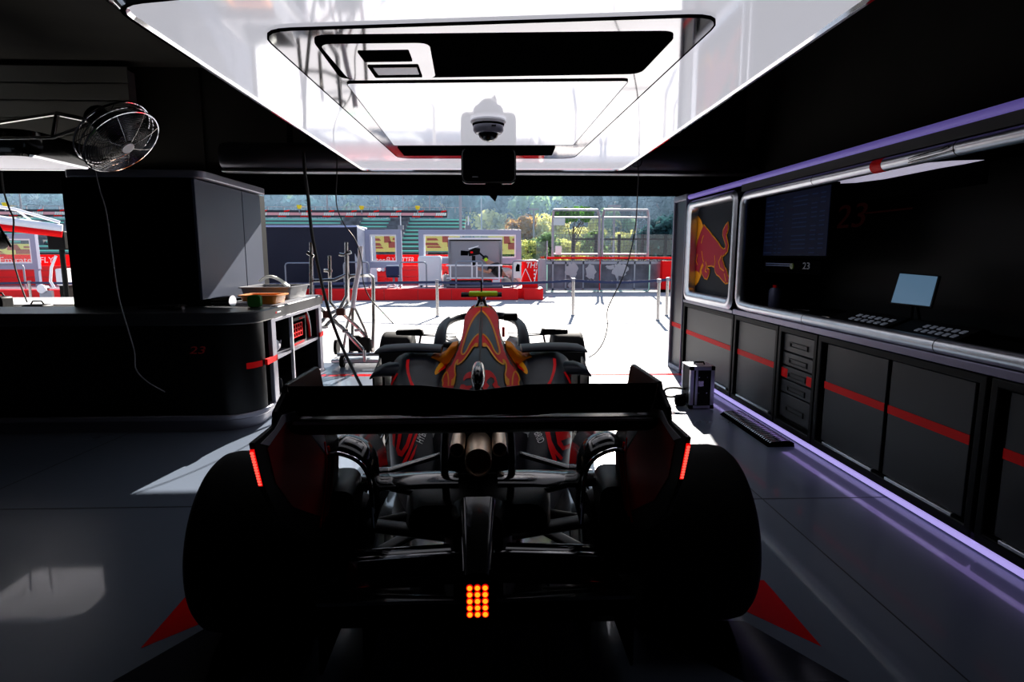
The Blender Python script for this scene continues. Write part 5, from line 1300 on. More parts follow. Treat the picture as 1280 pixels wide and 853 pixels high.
# fingers
for (hxv, hyv, hzv, k0) in ((hx - .20, Yp - .22, hz - .32, 10), (hx - .2, Yp + .14, hz - .28, 14)):
    for f in range(5):
        n0 = len(V); oy = (f - 2) * .018
        if f == 0: V += [(hxv - .02, hyv - .04, hzv + .02, .010), (hxv - .045, hyv - .045, hzv + .045, .008)]
        else: V += [(hxv - .055, hyv + oy, hzv + .01, .009), (hxv - .085 + .004 * abs(f - 2), hyv + oy, hzv - .012, .008)]
        Ed += [(k0, n0), (n0, n0 + 1)]
body = skin_mesh('body', V, Ed, 'skin', op)
skin_mesh('shirt', [(hx + .62, Yp, hz - .51, .20), V[1][:3] + (.215,), V[2][:3] + (.23,), (hx + .17, Yp, hz - .13, .15), (hx + .22, Yp - .2, hz - .20, .11), (hx + .17, Yp - .24, hz - .36, .095), (hx + .22, Yp + .16, hz - .20, .11), (hx + .15, Yp + .18, hz - .36, .095)], [(0, 1), (1, 2), (2, 3), (3, 4), (4, 5), (3, 6), (6, 7)], 'cloth_black', op)
skin_mesh('trousers', [(hx + .64, Yp, hz - .54, .20), V[15][:3] + (.155,), V[16][:3] + (.12,), V[17][:3] + (.09,), V[19][:3] + (.155,), V[20][:3] + (.12,), V[21][:3] + (.09,)], [(0, 1), (1, 2), (2, 3), (0, 4), (4, 5), (5, 6)], 'trouser', op)
MB().ball((hx + .02, Yp, hz + .065), .10, .09, .085).build('hair', 'capgrey', op)
MB().ball((hx - .105, Yp, hz + .02), .02, .016, .024).build('nose', 'skin', op)
for s in (-1, 1):
    MB().ball((hx - .085, Yp + s * .035, hz + .045), .012, .010, .008).build('eye', 'soot', op); MB().ball((hx + .02, Yp + s * .09, hz + .015), .025, .012, .035).build('ear', 'skin', op)
MB().box(hx - .10, hx - .08, Yp - .025, Yp + .025, hz - .035, hz - .027).build('mouth', 'maroon', op)
MB().cyl((hx + .04, Yp - .115, hz + .01), (hx + .04, Yp - .09, hz + .01), .058, 18).build('ear_protector', 'lime', op)
# red board, white notice
nb = thing('notice_board', 'white notice board with a black figure in the grey handrail', 'sign', PY(652, 360, 19.3))
p0, p1 = PY(642, 328, 19.3), PY(651.5, 348, 19.3)
MB().box(p0.x, p1.x, 19.3, 19.33, p1.z, p0.z).build('panel', 'text_white', nb); 
MB().prism([(p0.x + .07, p1.z + .22), (p0.x + .2, p1.z + .22), (p0.x + .2, p0.z - .08), (p0.x + .12, p0.z - .05), (p0.x + .07, p0.z - .16)], 'y', 19.29, 19.3).build('figure', 'soot', nb)
rb = thing('letter_board', 'red leaning board with white letters inside the grey handrail', 'sign', PY(662, 362, 19.4))
p0, p1 = PY(652.5, 327, 19.4), PY(673, 358, 19.4)
MB().box(p0.x, p1.x, 19.4, 19.5, .342, p0.z).build('panel', 'redflat', rb)
MB().text('TH!', .26, facing_cam((PY(664, 332, 19.39).x, 19.39, PY(664, 332, 19.39).z)), width=.36, shear=.2).build('lettering', 'text_white', rb, smooth=0)
q = MB()
for a_, b_ in (((650, 352), (657, 336)), ((657, 336), (664, 352)), ((668, 352), (671, 337))): q.tube([PY(*a_, 19.34), PY(*b_, 19.34)], .012, 6)
q.build('stay', 'white', rb)
q = MB()
for k in range(3): p = PY(668, 338 + 5 * k, 19.385); q.box(p.x - .02, p.x + .03, 19.385, 19.39, p.z - .03, p.z + .03)
q.build('marks', 'text_white', rb)
for k, (px0, px1, py, lab) in enumerate(((628, 641, 343, 'grey cushioned case lying beside the camera operator'), (552, 561, 339, 'grey bag standing behind the white covered box'))):
    a_, c_ = PY(px0, py, 20.2), PY(px1, 360, 20.2)
    g = thing('equipment_bag', lab, 'bag', ((a_.x + c_.x) / 2, 20.2, 0)); 
    MB().box(a_.x, c_.x, 20.45, 20.72, .342, a_.z - .12).build('body', 'canvas', g, bevel=.06); MB().tube([(a_.x + .06, 20.58, a_.z - .13), (a_.x + .1, 20.58, a_.z - .03), (c_.x - .1, 20.58, a_.z - .03), (c_.x - .06, 20.58, a_.z - .13)], .015, 8).build('handle', 'black', g)
# platform slab under all that
s = thing('pit_platform', 'low platform slab carrying the pit stands behind the red blocks', 'platform', (-6, 20.8, 0))
MB().box(-22, PY(676, 350, 20).x, 19.22, 21.95, .0, .34).build('slab', 'trim', s)
MB().box(-22, PY(676, 350, 20).x, 19.2, 19.23, .0, .34).build('nosing', 'redwall', s)
# grey gate wall
Yg = 22.6
gx0, gx1 = PY(680, 340, Yg).x, PY(828, 340, Yg).x; gz = PY(700, 323, Yg).z
gw = thing('gate_wall', 'worn grey steel gate wall with red top rail across the pit lane', 'gate', ((gx0 + gx1) / 2, Yg, 0))
MB().box(gx0, gx1, Yg, Yg + .1, .06, gz - .08).build('panel', 'greywall', gw)
MB().box(PY(684, 320, Yg).x, PY(850, 320, Yg).x, Yg - .06, Yg + .12, gz - .03, gz + .055).build('top_rail', 'redflat', gw, bevel=.01)
q = MB().box(gx0, gx1, Yg - .03, Yg, gz - .22, gz - .12); q.box(gx0, gx1, Yg - .03, Yg, .06, .14)
for px in (691, 707, 729, 750, 772, 793, 812): x = PY(px, 340, Yg).x; q.box(x - .03, x + .03, Yg - .03, Yg, .06, gz - .1)
q.build('stiffener', 'rail', gw)
q = MB()
for (px, py, w_, h_) in ((715, 338, .28, .40), (738, 340, .25, .32), (775, 338, .35, .36), (713, 357, .15, .12), (787, 352, .08, .08), (763, 334, .2, .1)):
    p = PY(px, py, Yg); q.prism([(p.x + w_ * math.cos(a) * random.uniform(.6, 1.1), p.z + h_ * math.sin(a) * random.uniform(.5, 1.1)) for a in [2 * pi * i / 18 for i in range(18)]], 'y', Yg - .035 + .0, Yg)
q.build('bare_patch', mat('bare_metal_patch', (.66, .66, .68), .7), gw, smooth=0)
mint = mat('mint_paint', (.70, .92, .82), .6)
xa, xb, zt_ = PY(683, 340, Yg).x, PY(812, 340, Yg).x, PY(683, 331, Yg).z
q = MB().box(xa, xa + .04, Yg - .05, Yg - .036, .02, zt_); q.box(xb - .04, xb, Yg - .05, Yg - .036, .02, zt_); q.box(xa, xb, Yg - .05, Yg - .036, .02, .055)
q.build('mint_outline', mint, gw)
MB().box(PY(750, 320, Yg).x - .015, PY(750, 320, Yg).x + .015, Yg - .04, Yg, .06, gz - .05).build('red_joint', 'redflat', gw)
cv = thing('draped_cover', 'crumpled grey cover hanging over the end of the gate wall', 'cover', PY(677, 360, 21.6))
p0, p1 = PY(673, 324, 21.6), PY(683, 361, 21.6); q = MB(); q.loft([[Vector((x, y + .04 * math.sin(5 * z + x * 9), z)) for x, y in rr(p0.x, p1.x, 21.6, 21.9, .06, 3)] for z in [.02 + (p0.z - .02) * i / 8 for i in range(9)]]); q.build('cloth', 'canvas', cv)
rp = thing('padded_post', 'red padded post at the end of the grey gate wall', 'post', PY(834, 360, 22.3))
p0, p1 = PY(827, 326, 22.3), PY(842, 361, 22.3)
MB().box(p0.x, p1.x + .3, 22.2, 22.45, .1, p0.z).build('pad', 'redflat', rp, bevel=.03); MB().box(p0.x, p1.x + .3, 22.2, 22.45, 0, .1).build('foot', 'soot', rp)
# debris fence: two bent frames of mesh
def fence(lab, pxa, pxb, Y=22.9):
    xa, xb = PY(pxa, 300, Y).x, PY(pxb, 300, Y).x; zt = PY(pxa, 272, Y).z; za = PY(pxa, 263, Y).z
    f = thing('mesh_fence', lab, 'fence', ((xa + xb) / 2, Y, 0))
    for x in (xa, xb): MB().tube([(x, Y, 0), (x, Y, zt), (x - (.12 if x == xb else -.0) , Y - .25, za)], .05, 10).build('post', 'rail', f)
    q = MB().tube([(xa, Y - .25, za), (xb - .12, Y - .25, za)], .04, 8); q.tube([(xa, Y, zt), (xb, Y, zt)], .035, 8); q.tube([(xa, Y, PY(pxa, 318, Y).z), (xb, Y, PY(pxa, 318, Y).z)], .035, 8); q.build('cross_bar', 'rail', f)
    q = MB(); z0 = PY(pxa, 318, Y).z; nx_, nz_ = 15, 13
    for i in range(1, nx_): x = xa + (xb - xa) * i / nx_; q.tube([(x, Y, z0), (x, Y, zt), (x, Y - .25, za)], .0045, 4)
    for j in range(1, nz_): z = z0 + (zt - z0) * j / nz_; q.tube([(xa, Y, z), (xb, Y, z)], .0045, 4)
    for j in range(1, 5): t_ = j / 5; q.tube([(xa, Y - .25 * t_, zt + (za - zt) * t_), (xb - .06, Y - .25 * t_, zt + (za - zt) * t_)], .006, 4)
    q.build('mesh', 'meshwire', f); return f
fa = fence('left bent steel mesh fence panel above the grey gate wall', 691, 749)
fa['label'] = 'bent steel mesh fence panel with white notices, above the gate wall'
fb_ = fence('bent steel mesh fence panel without notices, nearer the bull cabinet', 753, 810)
p = PY(698, 313, 22.85); MB().box(p.x - .12, p.x + .12, 22.84, 22.86, p.z - .16, p.z + .16).build('notice', 'text_white', fa)
p = PY(699, 277, 22.85); MB().box(p.x - .22, p.x + .22, 22.84, 22.86, p.z - .14, p.z + .14).build('sheet', mat('pale_sheet', (.72, .78, .80), .5), fa)
# far glass screens with dark posts
gl = thing('glass_fence', 'row of glass panels with dark posts behind the mesh fence', 'fence', (4.5, 26, 0))
Y = 26.
za, zb, zc = PY(700, 293, Y).z, PY(700, 299, Y).z, PY(700, 319, Y).z
MB().box(PY(690, 300, Y).x, PY(860, 300, Y).x, Y, Y + .01, zc, za).build('glass', 'glass', gl)
MB().box(PY(716, 300, Y).x, PY(860, 300, Y).x, Y - .03, Y + .03, zb - .035, zb + .035).build('rail', 'seatdark', gl)
for px in (717, 745, 774, 803, 832): x = PY(px, 300, Y).x; MB().box(x - .06, x + .06, Y - .05, Y + .05, 0, za).build('post', 'seatdark', gl)
g2 = thing('glass_fence', 'pale glass screen between the wide grey frame and the mesh fence', 'fence', (1.8, 24, 0))
MB().box(PY(650, 300, 24).x, PY(684, 300, 24).x, 24, 24.01, 1.0, PY(660, 302, 24).z).build('glass', 'glass', g2)
for px in (651, 684): x = PY(px, 300, 24).x; MB().tube([(x, 24, 0), (x, 24, PY(660, 301, 24).z)], .03, 8).build('post', 'rail', g2)
# stanchions and belt
sp_ = [(547, 396, 351), (716, 395, 349), (822, 401, 350), (833, 395, 348), (40, 383, 352)]
labs = ['silver belt post standing nearest the camera operator', 'silver belt post standing in front of the grey gate wall', 'silver belt post closer to the garage beside the bull cabinet', 'silver belt post farther out beside the bull cabinet', 'silver belt post seen through the neighbouring bay']
tops = []
for (px, pb, pt), lab in zip(sp_, labs):
    g = PZ(px, pb); zt = PY(px, pt, g.y).z
    s = thing('belt_post', lab, 'barrier post', (g.x, g.y, 0))
    MB().lathe([(0, 0), (.05, 0), (.055, .01), (.03, .03), (.030, .03)], (g.x, g.y, 0), 'z', 20, closed=False).build('base', 'steel', s)
    MB().cyl((g.x, g.y, .02), (g.x, g.y, zt), .036, 16).build('pole', 'steel', s); MB().cyl((g.x, g.y, zt - .06), (g.x, g.y, zt + .02), .045, 16).build('head', 'trim', s)
    tops.append(Vector((g.x, g.y, zt - .035)))
b = MB()
pts = [tops[4] + Vector((-6, .5, 0)), tops[4], tops[0], tops[1], tops[3], tops[3] + Vector((3, 0, 0))]
for i in range(len(pts) - 1):
    a_, c_ = pts[i], pts[i + 1]; L_ = [a_.lerp(c_, k / 12) - Vector((0, 0, .05 * math.sin(pi * k / 12))) for k in range(13)]
    b.loft([[p + Vector((0, -.003, -.03)), p + Vector((0, -.003, .03)), p + Vector((0, .003, .03)), p + Vector((0, .003, -.03))] for p in L_])
bt = b.build('barrier_belt', 'belt'); tag(bt, 'dark blue belt strung between the silver posts across the pit lane', 'belt')
q = MB()
for px in (480, 530, 590, 665, 700, 736, 790): 
    p = PY(px, 350.5, 13.72); q.box(p.x - .03, p.x + .03, p.y - .025, p.y - .02, p.z - .012, p.z + .012)
# grandstand
gs = thing('grandstand', 'far grandstand of teal bench rows with a dark sign band on top', 'grandstand', (-20, 45, 0))
Ys, Ye = 44., 58.; xr = PY(578, 300, 50).x
rows = 14
zb0, zt0 = PY(500, 344, Ys).z, PY(500, 274, Ye).z
for k in range(rows):
    t_ = k / (rows - 1); y = Ys + (Ye - Ys) * t_; z = zb0 + (zt0 - zb0) * t_; dz = (zt0 - zb0) / (rows - 1)
    MB().box(-62, xr, y, y + .9, z - dz * .35, z + .02 * dz).build('bench_row', 'seat', gs)
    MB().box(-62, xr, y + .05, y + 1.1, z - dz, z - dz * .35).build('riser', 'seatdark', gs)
    MB().box(-62, xr, y - .08, y, z - dz * .62, z - dz * .48).build('back_rail', 'rail', gs)
for px in (416, 484, 180, 25):
    q = MB(); Xs = PY(px, 300, 50).x
    for k in range(rows):
        t_ = k / (rows - 1); y = Ys - .3 + (Ye - Ys) * t_; z = zb0 + (zt0 - zb0) * t_; q.box(Xs - .9, Xs + .9, y, y + .5, z - .35, z + .1)
    q.build('stair', 'greywall', gs)
zl, zh = PY(450, 272, Ye + 1).z, PY(450, 263, Ye + 1).z
MB().box(-62, PY(559, 268, Ye + 1).x, Ye + 1, Ye + 1.2, zl, zh).build('sign_band', mat('sign_band_navy', (.09, .13, .20), .6), gs)
MB().box(-62, PY(558, 268, Ye + 1).x, Ye + .95, Ye + 1., zl + (zh - zl) * .28, zl + (zh - zl) * .66).build('sign_stripe', mat('sign_stripe_pink', (.90, .62, .66), .6), gs)
q = MB(); q2 = MB()
for k in range(22):
    px = 558 - 28 * k - 8; X0 = PY(px, 268, Ye + .9).x; Hh = zh - zl
    if X0 < -60: break
    for j in range(5): q.prism([(X0 - .42 + .2 * j, zl + Hh * .26), (X0 - .28 + .2 * j, zl + Hh * .26), (X0 - .2 + .2 * j, zl + Hh * .66), (X0 - .34 + .2 * j, zl + Hh * .66)], 'y', Ye + .88, Ye + .92)
    q2.prism([(X0 + .05, zl + Hh * .68), (X0 + .6, zl + Hh * .86), (X0 + .6, zl + Hh * 1.02), (X0 + .15, zl + Hh * .92)], 'y', Ye + .88, Ye + .92); q2.box(X0 - .5, X0 + .25, Ye + .88, Ye + .92, zl + Hh * .06, zl + Hh * .2)
q.build('white_marks', 'text_white', gs, smooth=0); q2.build('red_marks', 'redflat', gs, smooth=0)
q = MB().box(-62, xr, Ye + 1.3, Ye + 1.4, zh + .3, zh + .36)
for k in range(40): x = -60 + 1.5 * k; q.box(x, x + .08, Ye + 1.3, Ye + 1.4, zh - .2, zh + .36)
q.build('top_railing', 'rail', gs)
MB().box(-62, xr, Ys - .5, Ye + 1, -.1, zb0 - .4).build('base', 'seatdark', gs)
for k, (px, py) in enumerate(((374, 259), (452, 260), (522, 260), (6, 256))):
    p = PY(px, py, Ye + .8); l = thing('flood_lamp', 'small yellow flood lamp on top of the grandstand', 'lamp', p, 'yellow lamps on the grandstand')
    MB().lathe([(0, -.18), (.16, -.16), (.24, .12), (.24, .18), (0, .2)], p, 'z', 14, closed=False).build('head', mat('lamp_yellow', (.95, .78, .05), .5) if k == 0 else bpy.data.materials['lamp_yellow'], l); MB().cyl(p + Vector((0, 0, -.6)), p + Vector((0, 0, -.15)), .05, 8).build('stem', 'rail', l)
# poles
for px, Y, zt, r_, lab in ((332, 60, 14, .09, 'pale lamp pole beside the doorway edge above the tent'), (411, 61, 14, .10, 'pale lamp pole rising behind the thick black cable'), (477, 61, 14, .08, 'pale lamp pole rising over the middle of the grandstand'), (505, 61, 14, .05, 'thin dark pole rising over the grandstand'), (538, 61, 14, .08, 'pale lamp pole rising over the end of the sign band'), (576, 43, 12, .12, 'pale lamp pole at the very end of the grandstand'), (602, 90, 18, .12, 'pale lamp pole in front of the wooded hill'), (667, 70, 6.6, .14, 'wooden cable pole among the autumn trees'), (767, 60, 6.2, .16, 'grey pole behind the mesh fence panels'), (795, 55, 12, .07, 'thin pale pole beside the hanging cable'), (31, 60, 14, .10, 'pale lamp pole seen through the neighbouring bay')):
    p = PY(px, 300, Y); t = thing('lamp_pole', lab, 'pole', (p.x, Y, 0)); MB().tube([(p.x, Y, 0), (p.x, Y, zt)], [r_, r_ * .7], 8).build('shaft', 'rail', t)
    MB().box(p.x - r_ * 4, p.x + r_ * 4, Y - r_, Y + r_, zt - .1, zt + .1).build('crossarm', 'rail', t)
# antenna mast on the frame
for px, Y, top, lab in ((501, 20.6, 270, 'thin white antenna mast on the grey frame next to the tent'), (585.5, 20.6, 270, 'thin white antenna mast on the wide grey frame')):
    p = PY(px, 287, Y); zt = PY(px, top, Y).z; t = thing('antenna_mast', lab, 'antenna', p)
    MB().tube([(p.x, Y, p.z), (p.x, Y, zt)], .018, 8).build('rod', 'white', t); MB().box(p.x - .09, p.x + .09, Y - .06, Y + .06, p.z, p.z + .14).build('base', 'rail', t)
# boom gantry over the pit lane, seen through the neighbouring bay
bg = thing('pit_boom', 'white and red boom reaching over the pit lane, seen through the neighbouring bay', 'boom', PY(40, 285, 15))
MB().tube([PY(-60, 270, 14), PY(78, 289, 15)], .16, 14).build('beam', 'white', bg); MB().tube([PY(-60, 277, 13.9), PY(78, 293, 14.9)], .08, 10).build('red_edge', 'redflat', bg)
MB().tube([PY(-60, 250, 14), PY(20, 262, 14.6), PY(75, 278, 15)], .035, 8).build('stay', 'white', bg); MB().tube([PY(20, 262, 14.6), PY(52, 286, 14.9)], .02, 8).build('stay', 'white', bg)
MB().tube([PY(75, 291, 15), (PY(75, 291, 15).x, 15, 0)], .06, 10).build('post', 'black', bg); p = PY(73, 302, 15); MB().box(p.x - .2, p.x + .2, 14.9, 15.2, p.z - .2, p.z + .25).build('gun_box', 'black', bg, bevel=.03)
MB().tube([PY(70, 320, 14.8), PY(64, 335, 14.8), PY(63, 352, 14.8), PY(68, 360, 14.8)], .03, 8).build('hose', 'white', bg)
bx_ = thing('covered_box', 'white box beside the boom post, seen through the neighbouring bay', 'box', PY(78, 362, 18)); p0, p1 = PY(71, 336, 18), PY(86, 357, 18)
MB().box(p0.x, p1.x, 17.9, 18.4, p1.z, p0.z).build('cover', 'whitebox', bx_, bevel=.04); MB().box(p0.x + .05, p1.x - .05, 17.95, 18.35, 0, p1.z).build('base', 'black', bx_)
ru = thing('hose_reel', 'pale round reel on the ground seen through the neighbouring bay', 'reel', PZ(58, 372)); p = PY(56, 361, 18.3)
MB().cyl((p.x, 18.2, p.z), (p.x, 18.35, p.z), .10, 20).build('drum', 'steel', ru); MB().cyl((p.x, 18.15, p.z), (p.x, 18.2, p.z), .13, 20).build('flange', 'white', ru); MB().box(p.x - .1, p.x + .25, 18.2, 18.3, .0, p.z - .06).build('foot', 'rail', ru)

# jack stand rig in the doorway
js = thing('jack_stand', 'silver tubular jack trolley standing in the doorway beside the bench', 'trolley', (-1.6, 7.6, 0))
def tb_(name, pts, r=.022, m='steel'): return MB().tube(pts, r, 10).build(name, m, js)
A_ = lambda px, py: PY(px, py, 7.45); B_ = lambda px, py: PY(px, py, 7.75)
for ph, pa in ((389, 303), (433, 303)): tb_('upright', [A_(ph, pa), A_(ph, 375 if ph == 389 else 370), A_(ph + (0 if ph == 389 else -8), 400 if ph == 389 else 385)])
for ph, pa in ((412, 320), (434, 320)): tb_('upright', [B_(ph, pa), B_(ph + (1 if ph == 412 else 1), 378), B_(ph + (8 if ph == 412 else -4), 386)])
tb_('side_pin', [A_(384, 316), A_(392, 321)]); tb_('side_pin', [A_(424, 318), A_(430, 319), A_(439, 315)]); tb_('side_pin', [B_(405, 338), B_(415, 339)]); tb_('side_pin', [B_(430, 345), B_(438, 347)])
tb_('cross_tube', [A_(392, 351), A_(418, 350), A_(432, 344)]); 
tb_('handle_frame', [B_(432, 346), B_(446, 344.5), B_(462, 344.5), B_(466, 347), B_(466.5, 352), B_(467, 400), B_(466, 440)], .024)
tb_('lever', [A_(451, 308), A_(449, 335), A_(444, 360), A_(441, 385)], .03, 'white')
tb_('brace', [A_(425, 386), A_(409, 394), A_(398, 407)]); tb_('brace', [A_(401, 386), A_(412, 396), A_(430, 412), A_(454, 438)], .026); tb_('brace', [A_(436, 382), A_(424, 390), A_(405, 410)])
tb_('brace', [B_(428, 392), B_(446, 408), B_(462, 426), B_(466, 440)], .024); tb_('brace', [B_(440, 384), B_(433, 410), B_(429, 440)], .016); tb_('brace', [B_(443, 384), B_(456, 412), B_(462, 432)], .016)
tb_('brace', [B_(441, 384), B_(440, 440)], .02); tb_('foot_tube', [A_(455, 438), A_(456, 452)], .022)
for (px, py) in ((409, 393), (426, 390)): p = A_(px, py); MB().box(p.x - .05, p.x + .05, 7.42, 7.5, p.z - .045, p.z + .045).build('clamp', mat('clamp_bronze', (.35, .22, .18), .4, metal=.6) if px == 409 else bpy.data.materials['clamp_bronze'], js, bevel=.01)
for px, py in ((432, 414), (447, 413), (407, 409)): p = A_(px, py); MB().cyl(p + Vector((-.03, -.04, 0)), p + Vector((.04, -.03, .01)), .02, 10).build('bolt', 'steel', js)
base = MB().box(-1.98, -1.22, 7.52, 8.1, .05, .10); base.build('base_tray', 'alu', js, bevel=.015)
MB().tube([(-1.9, 7.55, .16), (-1.3, 7.55, .16)], .024, 10).build('base_bar', 'steel', js)
for x, y in ((-1.84, 7.55), (-1.26, 7.55), (-1.84, 8.05), (-1.26, 8.05)): MB().cyl((x - .025, y, .07), (x + .025, y, .07), .07, 20).build('wheel', 'tyre', js)
for px, py in ((445, 428), (456, 430)): p = B_(px, py); MB().box(p.x - .09, p.x + .07, 7.7, 7.8, p.z - .12, p.z + .09).build('hub_block', 'black', js, bevel=.02)
MB().cyl(B_(421, 434) + Vector((-.02, 0, 0)), B_(421, 434) + Vector((.02, 0, 0)), .10, 24).build('wheel', 'tyre', js)

# ---------------------------------------------------------------- hills and trees
hill = mat('hillside_scrub', (.16, .24, .20), .95, noise=.4, nscale=.08)  # scrub green tinted bluish to carry distance haze in the colour
def hz(x, y):
    t_ = max(0, (y - 95) / 120); return -.2 + 46 * t_ ** 1.25 + 3 * math.sin(x * .045 + 1) * t_ + 2 * math.sin(x * .11 + y * .06) * t_
q = MB(); nx, ny = 60, 22; vs = []
for j in range(ny + 1):
    for i in range(nx + 1):
        x = -190 + 380 * i / nx; y = 72 + 170 * j / ny; vs.append((x, y, hz(x, y)))
q.add(vs, [(j * (nx + 1) + i, j * (nx + 1) + i + 1, (j + 1) * (nx + 1) + i + 1, (j + 1) * (nx + 1) + i) for j in range(ny) for i in range(nx)])
o = q.build('hill', hill, smooth=80); o['kind'] = 'structure'
def leaf_mat(name, col):
    m = mat(name, col, .8, spec=.2); nt = m.node_tree; b = nt.nodes['Principled BSDF']
    oi = nt.nodes.new('ShaderNodeObjectInfo'); tc = nt.nodes.new('ShaderNodeTexCoord'); n = nt.nodes.new('ShaderNodeTexNoise'); n.inputs['Scale'].default_value = .8
    ad = nt.nodes.new('ShaderNodeMath'); ad.operation = 'ADD'
    mx = nt.nodes.new('ShaderNodeMapRange'); mx.inputs['From Max'].default_value = 2; mx.inputs['To Min'].default_value = .55; mx.inputs['To Max'].default_value = 1.6
    hs = nt.nodes.new('ShaderNodeHueSaturation'); hs.inputs['Color'].default_value = (*lin(col), 1)
    nt.links.new(tc.outputs['Object'], n.inputs['Vector']); nt.links.new(n.outputs['Fac'], ad.inputs[0]); nt.links.new(oi.outputs['Random'], ad.inputs[1])
    tr = nt.nodes.new('ShaderNodeBsdfTranslucent'); ms = nt.nodes.new('ShaderNodeMixShader'); ms.inputs[0].default_value = .5
    nt.links.new(hs.outputs['Color'], tr.inputs['Color']); nt.links.new(b.outputs[0], ms.inputs[1]); nt.links.new(tr.outputs[0], ms.inputs[2]); nt.links.new(ms.outputs[0], nt.nodes['Material Output'].inputs['Surface'])
    nt.links.new(ad.outputs[0], mx.inputs['Value']); nt.links.new(mx.outputs['Result'], hs.inputs['Value']); nt.links.new(hs.outputs['Color'], b.inputs['Base Color'])
    return m
def make_tree(name, lab, cat, group, leafm, h, rad, shape, nleaf=1500, ls=.32):
    t = thing(name, lab, cat, (0, 0, 0), group)
    q = MB(); rnd = random.Random(len(name) * 7 + int(h * 10))
    clumps = []
    for k in range(26):
        a = rnd.uniform(0, 2 * pi); v = rnd.uniform(.12, 1)
        if shape == 'cone': rmax = rad * (1.02 - v) ; zc = h * (.12 + .88 * v)
        elif shape == 'umbrella': v = rnd.uniform(0, 1); rmax = rad; zc = h * (.82 + .12 * v)
        else: rmax = rad * math.sqrt(max(0, 1 - (2 * v - 1.02) ** 2)); zc = h * (.22 + .76 * v)
        r = rmax * math.sqrt(rnd.uniform(.1, 1)); clumps.append((Vector((r * math.cos(a), r * math.sin(a), zc)), rad * rnd.uniform(.22, .42) * (.6 if shape == 'cone' else 1)))
    for k in range(nleaf):
        c_, cr_ = rnd.choice(clumps); d = Vector((rnd.gauss(0, 1), rnd.gauss(0, 1), rnd.gauss(0, .8))).normalized()
        p = c_ + d * cr_ * rnd.uniform(.75, 1.05); u = d.orthogonal().normalized(); u.rotate(Matrix.Rotation(rnd.uniform(0, 2 * pi), 3, d)); w_ = d.cross(u); w_ = (w_ + d * rnd.uniform(-.6, .6)).normalized()
        s = ls * rnd.uniform(.6, 1.3); q.add([p - u * s - w_ * s * .6, p + u * s * .3 - w_ * s * .8, p + u * s + w_ * s * .5, p - u * s * .4 + w_ * s * .8], [(0, 1, 2, 3)])
    q.build('crown', leafm, t, smooth=0, recalc=False)
    b = MB().tube([(0, 0, -.5), (.05, 0, h * .35), (0, .06, h * .7)], [h * .022, h * .017, h * .006], 8)
    for k in range(7):
        c_ = clumps[k][0]; b.tube([(0, 0, h * .3 + .05 * h * k), tuple(c_)], [h * .008, h * .003], 5)
    b.build('trunk', mat('bark_' + name, (.30, .25, .20), .9) if 'bark_' + name not in bpy.data.materials else bpy.data.materials['bark_' + name], t)
    return t
LD = leaf_mat('foliage_haze_blue', (.17, .31, .33)); LM = leaf_mat('foliage_mid_green', (.46, .58, .40)); LY = leaf_mat('foliage_yellow_green', (.78, .78, .48)); LO = leaf_mat('foliage_orange', (.66, .52, .28)); LP = leaf_mat('foliage_bright_green', (.30, .52, .22)); LC = leaf_mat('foliage_conifer', (.10, .21, .20))  # blue in LD and LC is distance haze put into the leaf colour
protos = {
 'd': make_tree('hill_tree', 'haze blue broad tree on the wooded hillside', 'tree', 'haze tinted trees on the hillside', LD, 9, 3.6, 'round', 1500, .42),
 'm': make_tree('hill_tree', 'mid green broad tree on the wooded hillside', 'tree', 'mid green trees on the hillside', LM, 8, 3.4, 'round', 1400, .40),
 'y': make_tree('autumn_tree', 'yellow green autumn tree at the foot of the hill', 'tree', 'yellow green autumn trees', LY, 6, 2.6, 'round', 1400, .26),
 'o': make_tree('autumn_tree', 'orange autumn tree at the foot of the hill', 'tree', 'orange autumn trees', LO, 6, 2.5, 'round', 1400, .26),
 'c': make_tree('conifer', 'dark conifer on the slope above the mesh fence', 'tree', 'dark conifers above the mesh fence', LC, 10, 3.0, 'cone', 1600, .36),
 'p': make_tree('umbrella_pine', 'bright green umbrella shaped pine above the first mesh fence panel', 'tree', None, LP, 7, 1.7, 'umbrella', 900, .22)}
used_ = set()
def plant(k, x, y, s, z=None):
    o = protos[k]
    if k in used_: o = copy_tree(o)
    used_.add(k); o.location = (x, y, (hz(x, y) if z is None else z) - .1); o.scale = (s, s, s * random.uniform(.9, 1.15)); o.rotation_euler.z = random.uniform(0, 6.28)
def at(px, py, Y): return PY(px, py, Y)
random.seed(11)
plant('p', at(716, 300, 60).x, 60, 1.0, 0)
p = at(716, 259, 60); protos['p'].scale = (1.0, 1.0, p.z / 7 * 1.02)
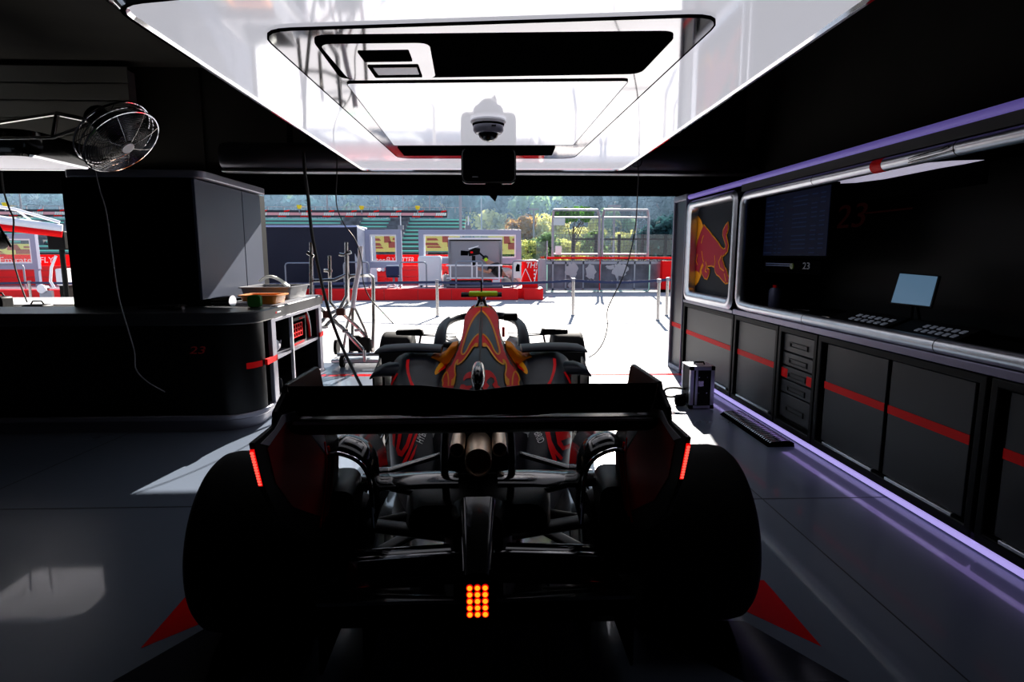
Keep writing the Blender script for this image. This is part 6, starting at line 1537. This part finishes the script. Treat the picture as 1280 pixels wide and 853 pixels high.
# the orchard belt right behind the fences
for px, py, Y, k, s in ((655, 290, 78, 'o', .95), (641, 294, 84, 'o', .8), (672, 290, 80, 'y', 1.0), (690, 284, 82, 'y', 1.1), (722, 286, 76, 'y', .85), (620, 297, 90, 'y', .9), (606, 296, 96, 'y', .9), (590, 296, 96, 'm', .8), (738, 292, 78, 'y', .8), (700, 300, 70, 'y', .6), (660, 306, 66, 'y', .5), (680, 306, 66, 'm', .5), (640, 306, 68, 'm', .5), (752, 284, 84, 'y', 1.1), (770, 285, 84, 'm', .9), (785, 295, 72, 'y', .7), (815, 300, 66, 'd', .55), (835, 298, 66, 'd', .6), (800, 300, 70, 'y', .6), (850, 295, 66, 'd', .7), (715, 305, 64, 'y', .5), (745, 306, 62, 'm', .45)):
    plant(k, at(px, 300, Y).x, Y, s, min(0, hz(0, Y)))
for px, Y, k, s in ((745, 92, 'c', 1.25), (776, 90, 'c', 1.15), (800, 96, 'm', 1.2), (820, 92, 'c', 1.3), (842, 88, 'c', 1.3), (760, 100, 'y', 1.2), (862, 92, 'c', 1.4)):
    plant(k, at(px, 300, Y).x, Y, s)
for r, Y in enumerate((98, 108, 118, 129, 141, 154)):
    n = 30
    for i in range(n):
        px = 280 + (880 - 280) * (i + random.uniform(-.4, .4)) / n
        k = random.choices(['d', 'm', 'y', 'o'], [.76, .19, .05, .0])[0]
        plant(k, at(px, 300, Y).x, Y + random.uniform(-3, 3), random.uniform(.9, 1.35) * (1 + .06 * r) / (1 if k in 'dm' else .9))
    for i in range(6):
        px = -40 + 150 * (i + random.uniform(-.4, .4)) / 6; plant(random.choice('ddm'), at(px, 300, Y).x, Y, random.uniform(1., 1.4))
for px, Y, k in ((345, 110, 'y'), (428, 118, 'y'), (549, 110, 'o'), (10, 90, 'y')): plant(k, at(px, 300, Y).x, Y, 1.25, hz(0, Y))
hzm = bpy.data.materials.new('valley_haze'); hzm.use_nodes = True; nt = hzm.node_tree; nt.nodes.remove(nt.nodes['Principled BSDF'])
vs2 = nt.nodes.new('ShaderNodeVolumeScatter'); vs2.inputs['Color'].default_value = (.42, .68, 1, 1); vs2.inputs['Density'].default_value = .008; nt.links.new(vs2.outputs[0], nt.nodes['Material Output'].inputs['Volume'])
hb = MB().box(-185, 185, 63, 100, -.1, 40).build('valley_haze', hzm, smooth=0); tag(hb, 'thin blue haze hanging in front of the wooded hill', 'haze', kind='stuff')
# ================================================================ LIGHT
sun = bpy.data.objects.new('sun', bpy.data.lights.new('sun', 'SUN')); COL.objects.link(sun)
sd = Vector((-.19, -1., -.533)).normalized()
sun.rotation_euler = sd.to_track_quat('-Z', 'Y').to_euler(); sun.data.energy = 34.; sun.data.angle = math.radians(.55); sun.data.color = (1., .97, .93)
W = bpy.data.worlds.new('sky'); SC.world = W; W.use_nodes = True
nt = W.node_tree; bg_ = nt.nodes['Background']
tcw = nt.nodes.new('ShaderNodeTexCoord'); sx = nt.nodes.new('ShaderNodeSeparateXYZ'); rp_ = nt.nodes.new('ShaderNodeValToRGB')
nt.links.new(tcw.outputs['Generated'], sx.inputs[0]); nt.links.new(sx.outputs['Z'], rp_.inputs['Fac']); nt.links.new(rp_.outputs['Color'], bg_.inputs['Color'])
rp_.color_ramp.elements[0].position = 0; rp_.color_ramp.elements[0].color = (.95, .97, 1., 1); rp_.color_ramp.elements[1].position = .7; rp_.color_ramp.elements[1].color = (.42, .60, .95, 1)
bg_.inputs['Strength'].default_value = 1.2
vs_ = SC.view_settings; vs_.view_transform = 'Standard'; vs_.look = 'None'; vs_.gamma = 1.; vs_.use_curve_mapping = False; vs_.exposure = -.55
SC.display_settings.display_device = 'sRGB'
cy = SC.cycles
cy.use_denoising = True; cy.denoiser = 'OPENIMAGEDENOISE'; cy.denoising_input_passes = 'RGB_ALBEDO_NORMAL'
cy.max_bounces = 8; cy.diffuse_bounces = 4; cy.glossy_bounces = 5; cy.transmission_bounces = 6; cy.transparent_max_bounces = 12
cy.sample_clamp_indirect = 6.; cy.caustics_reflective = True; cy.caustics_refractive = False
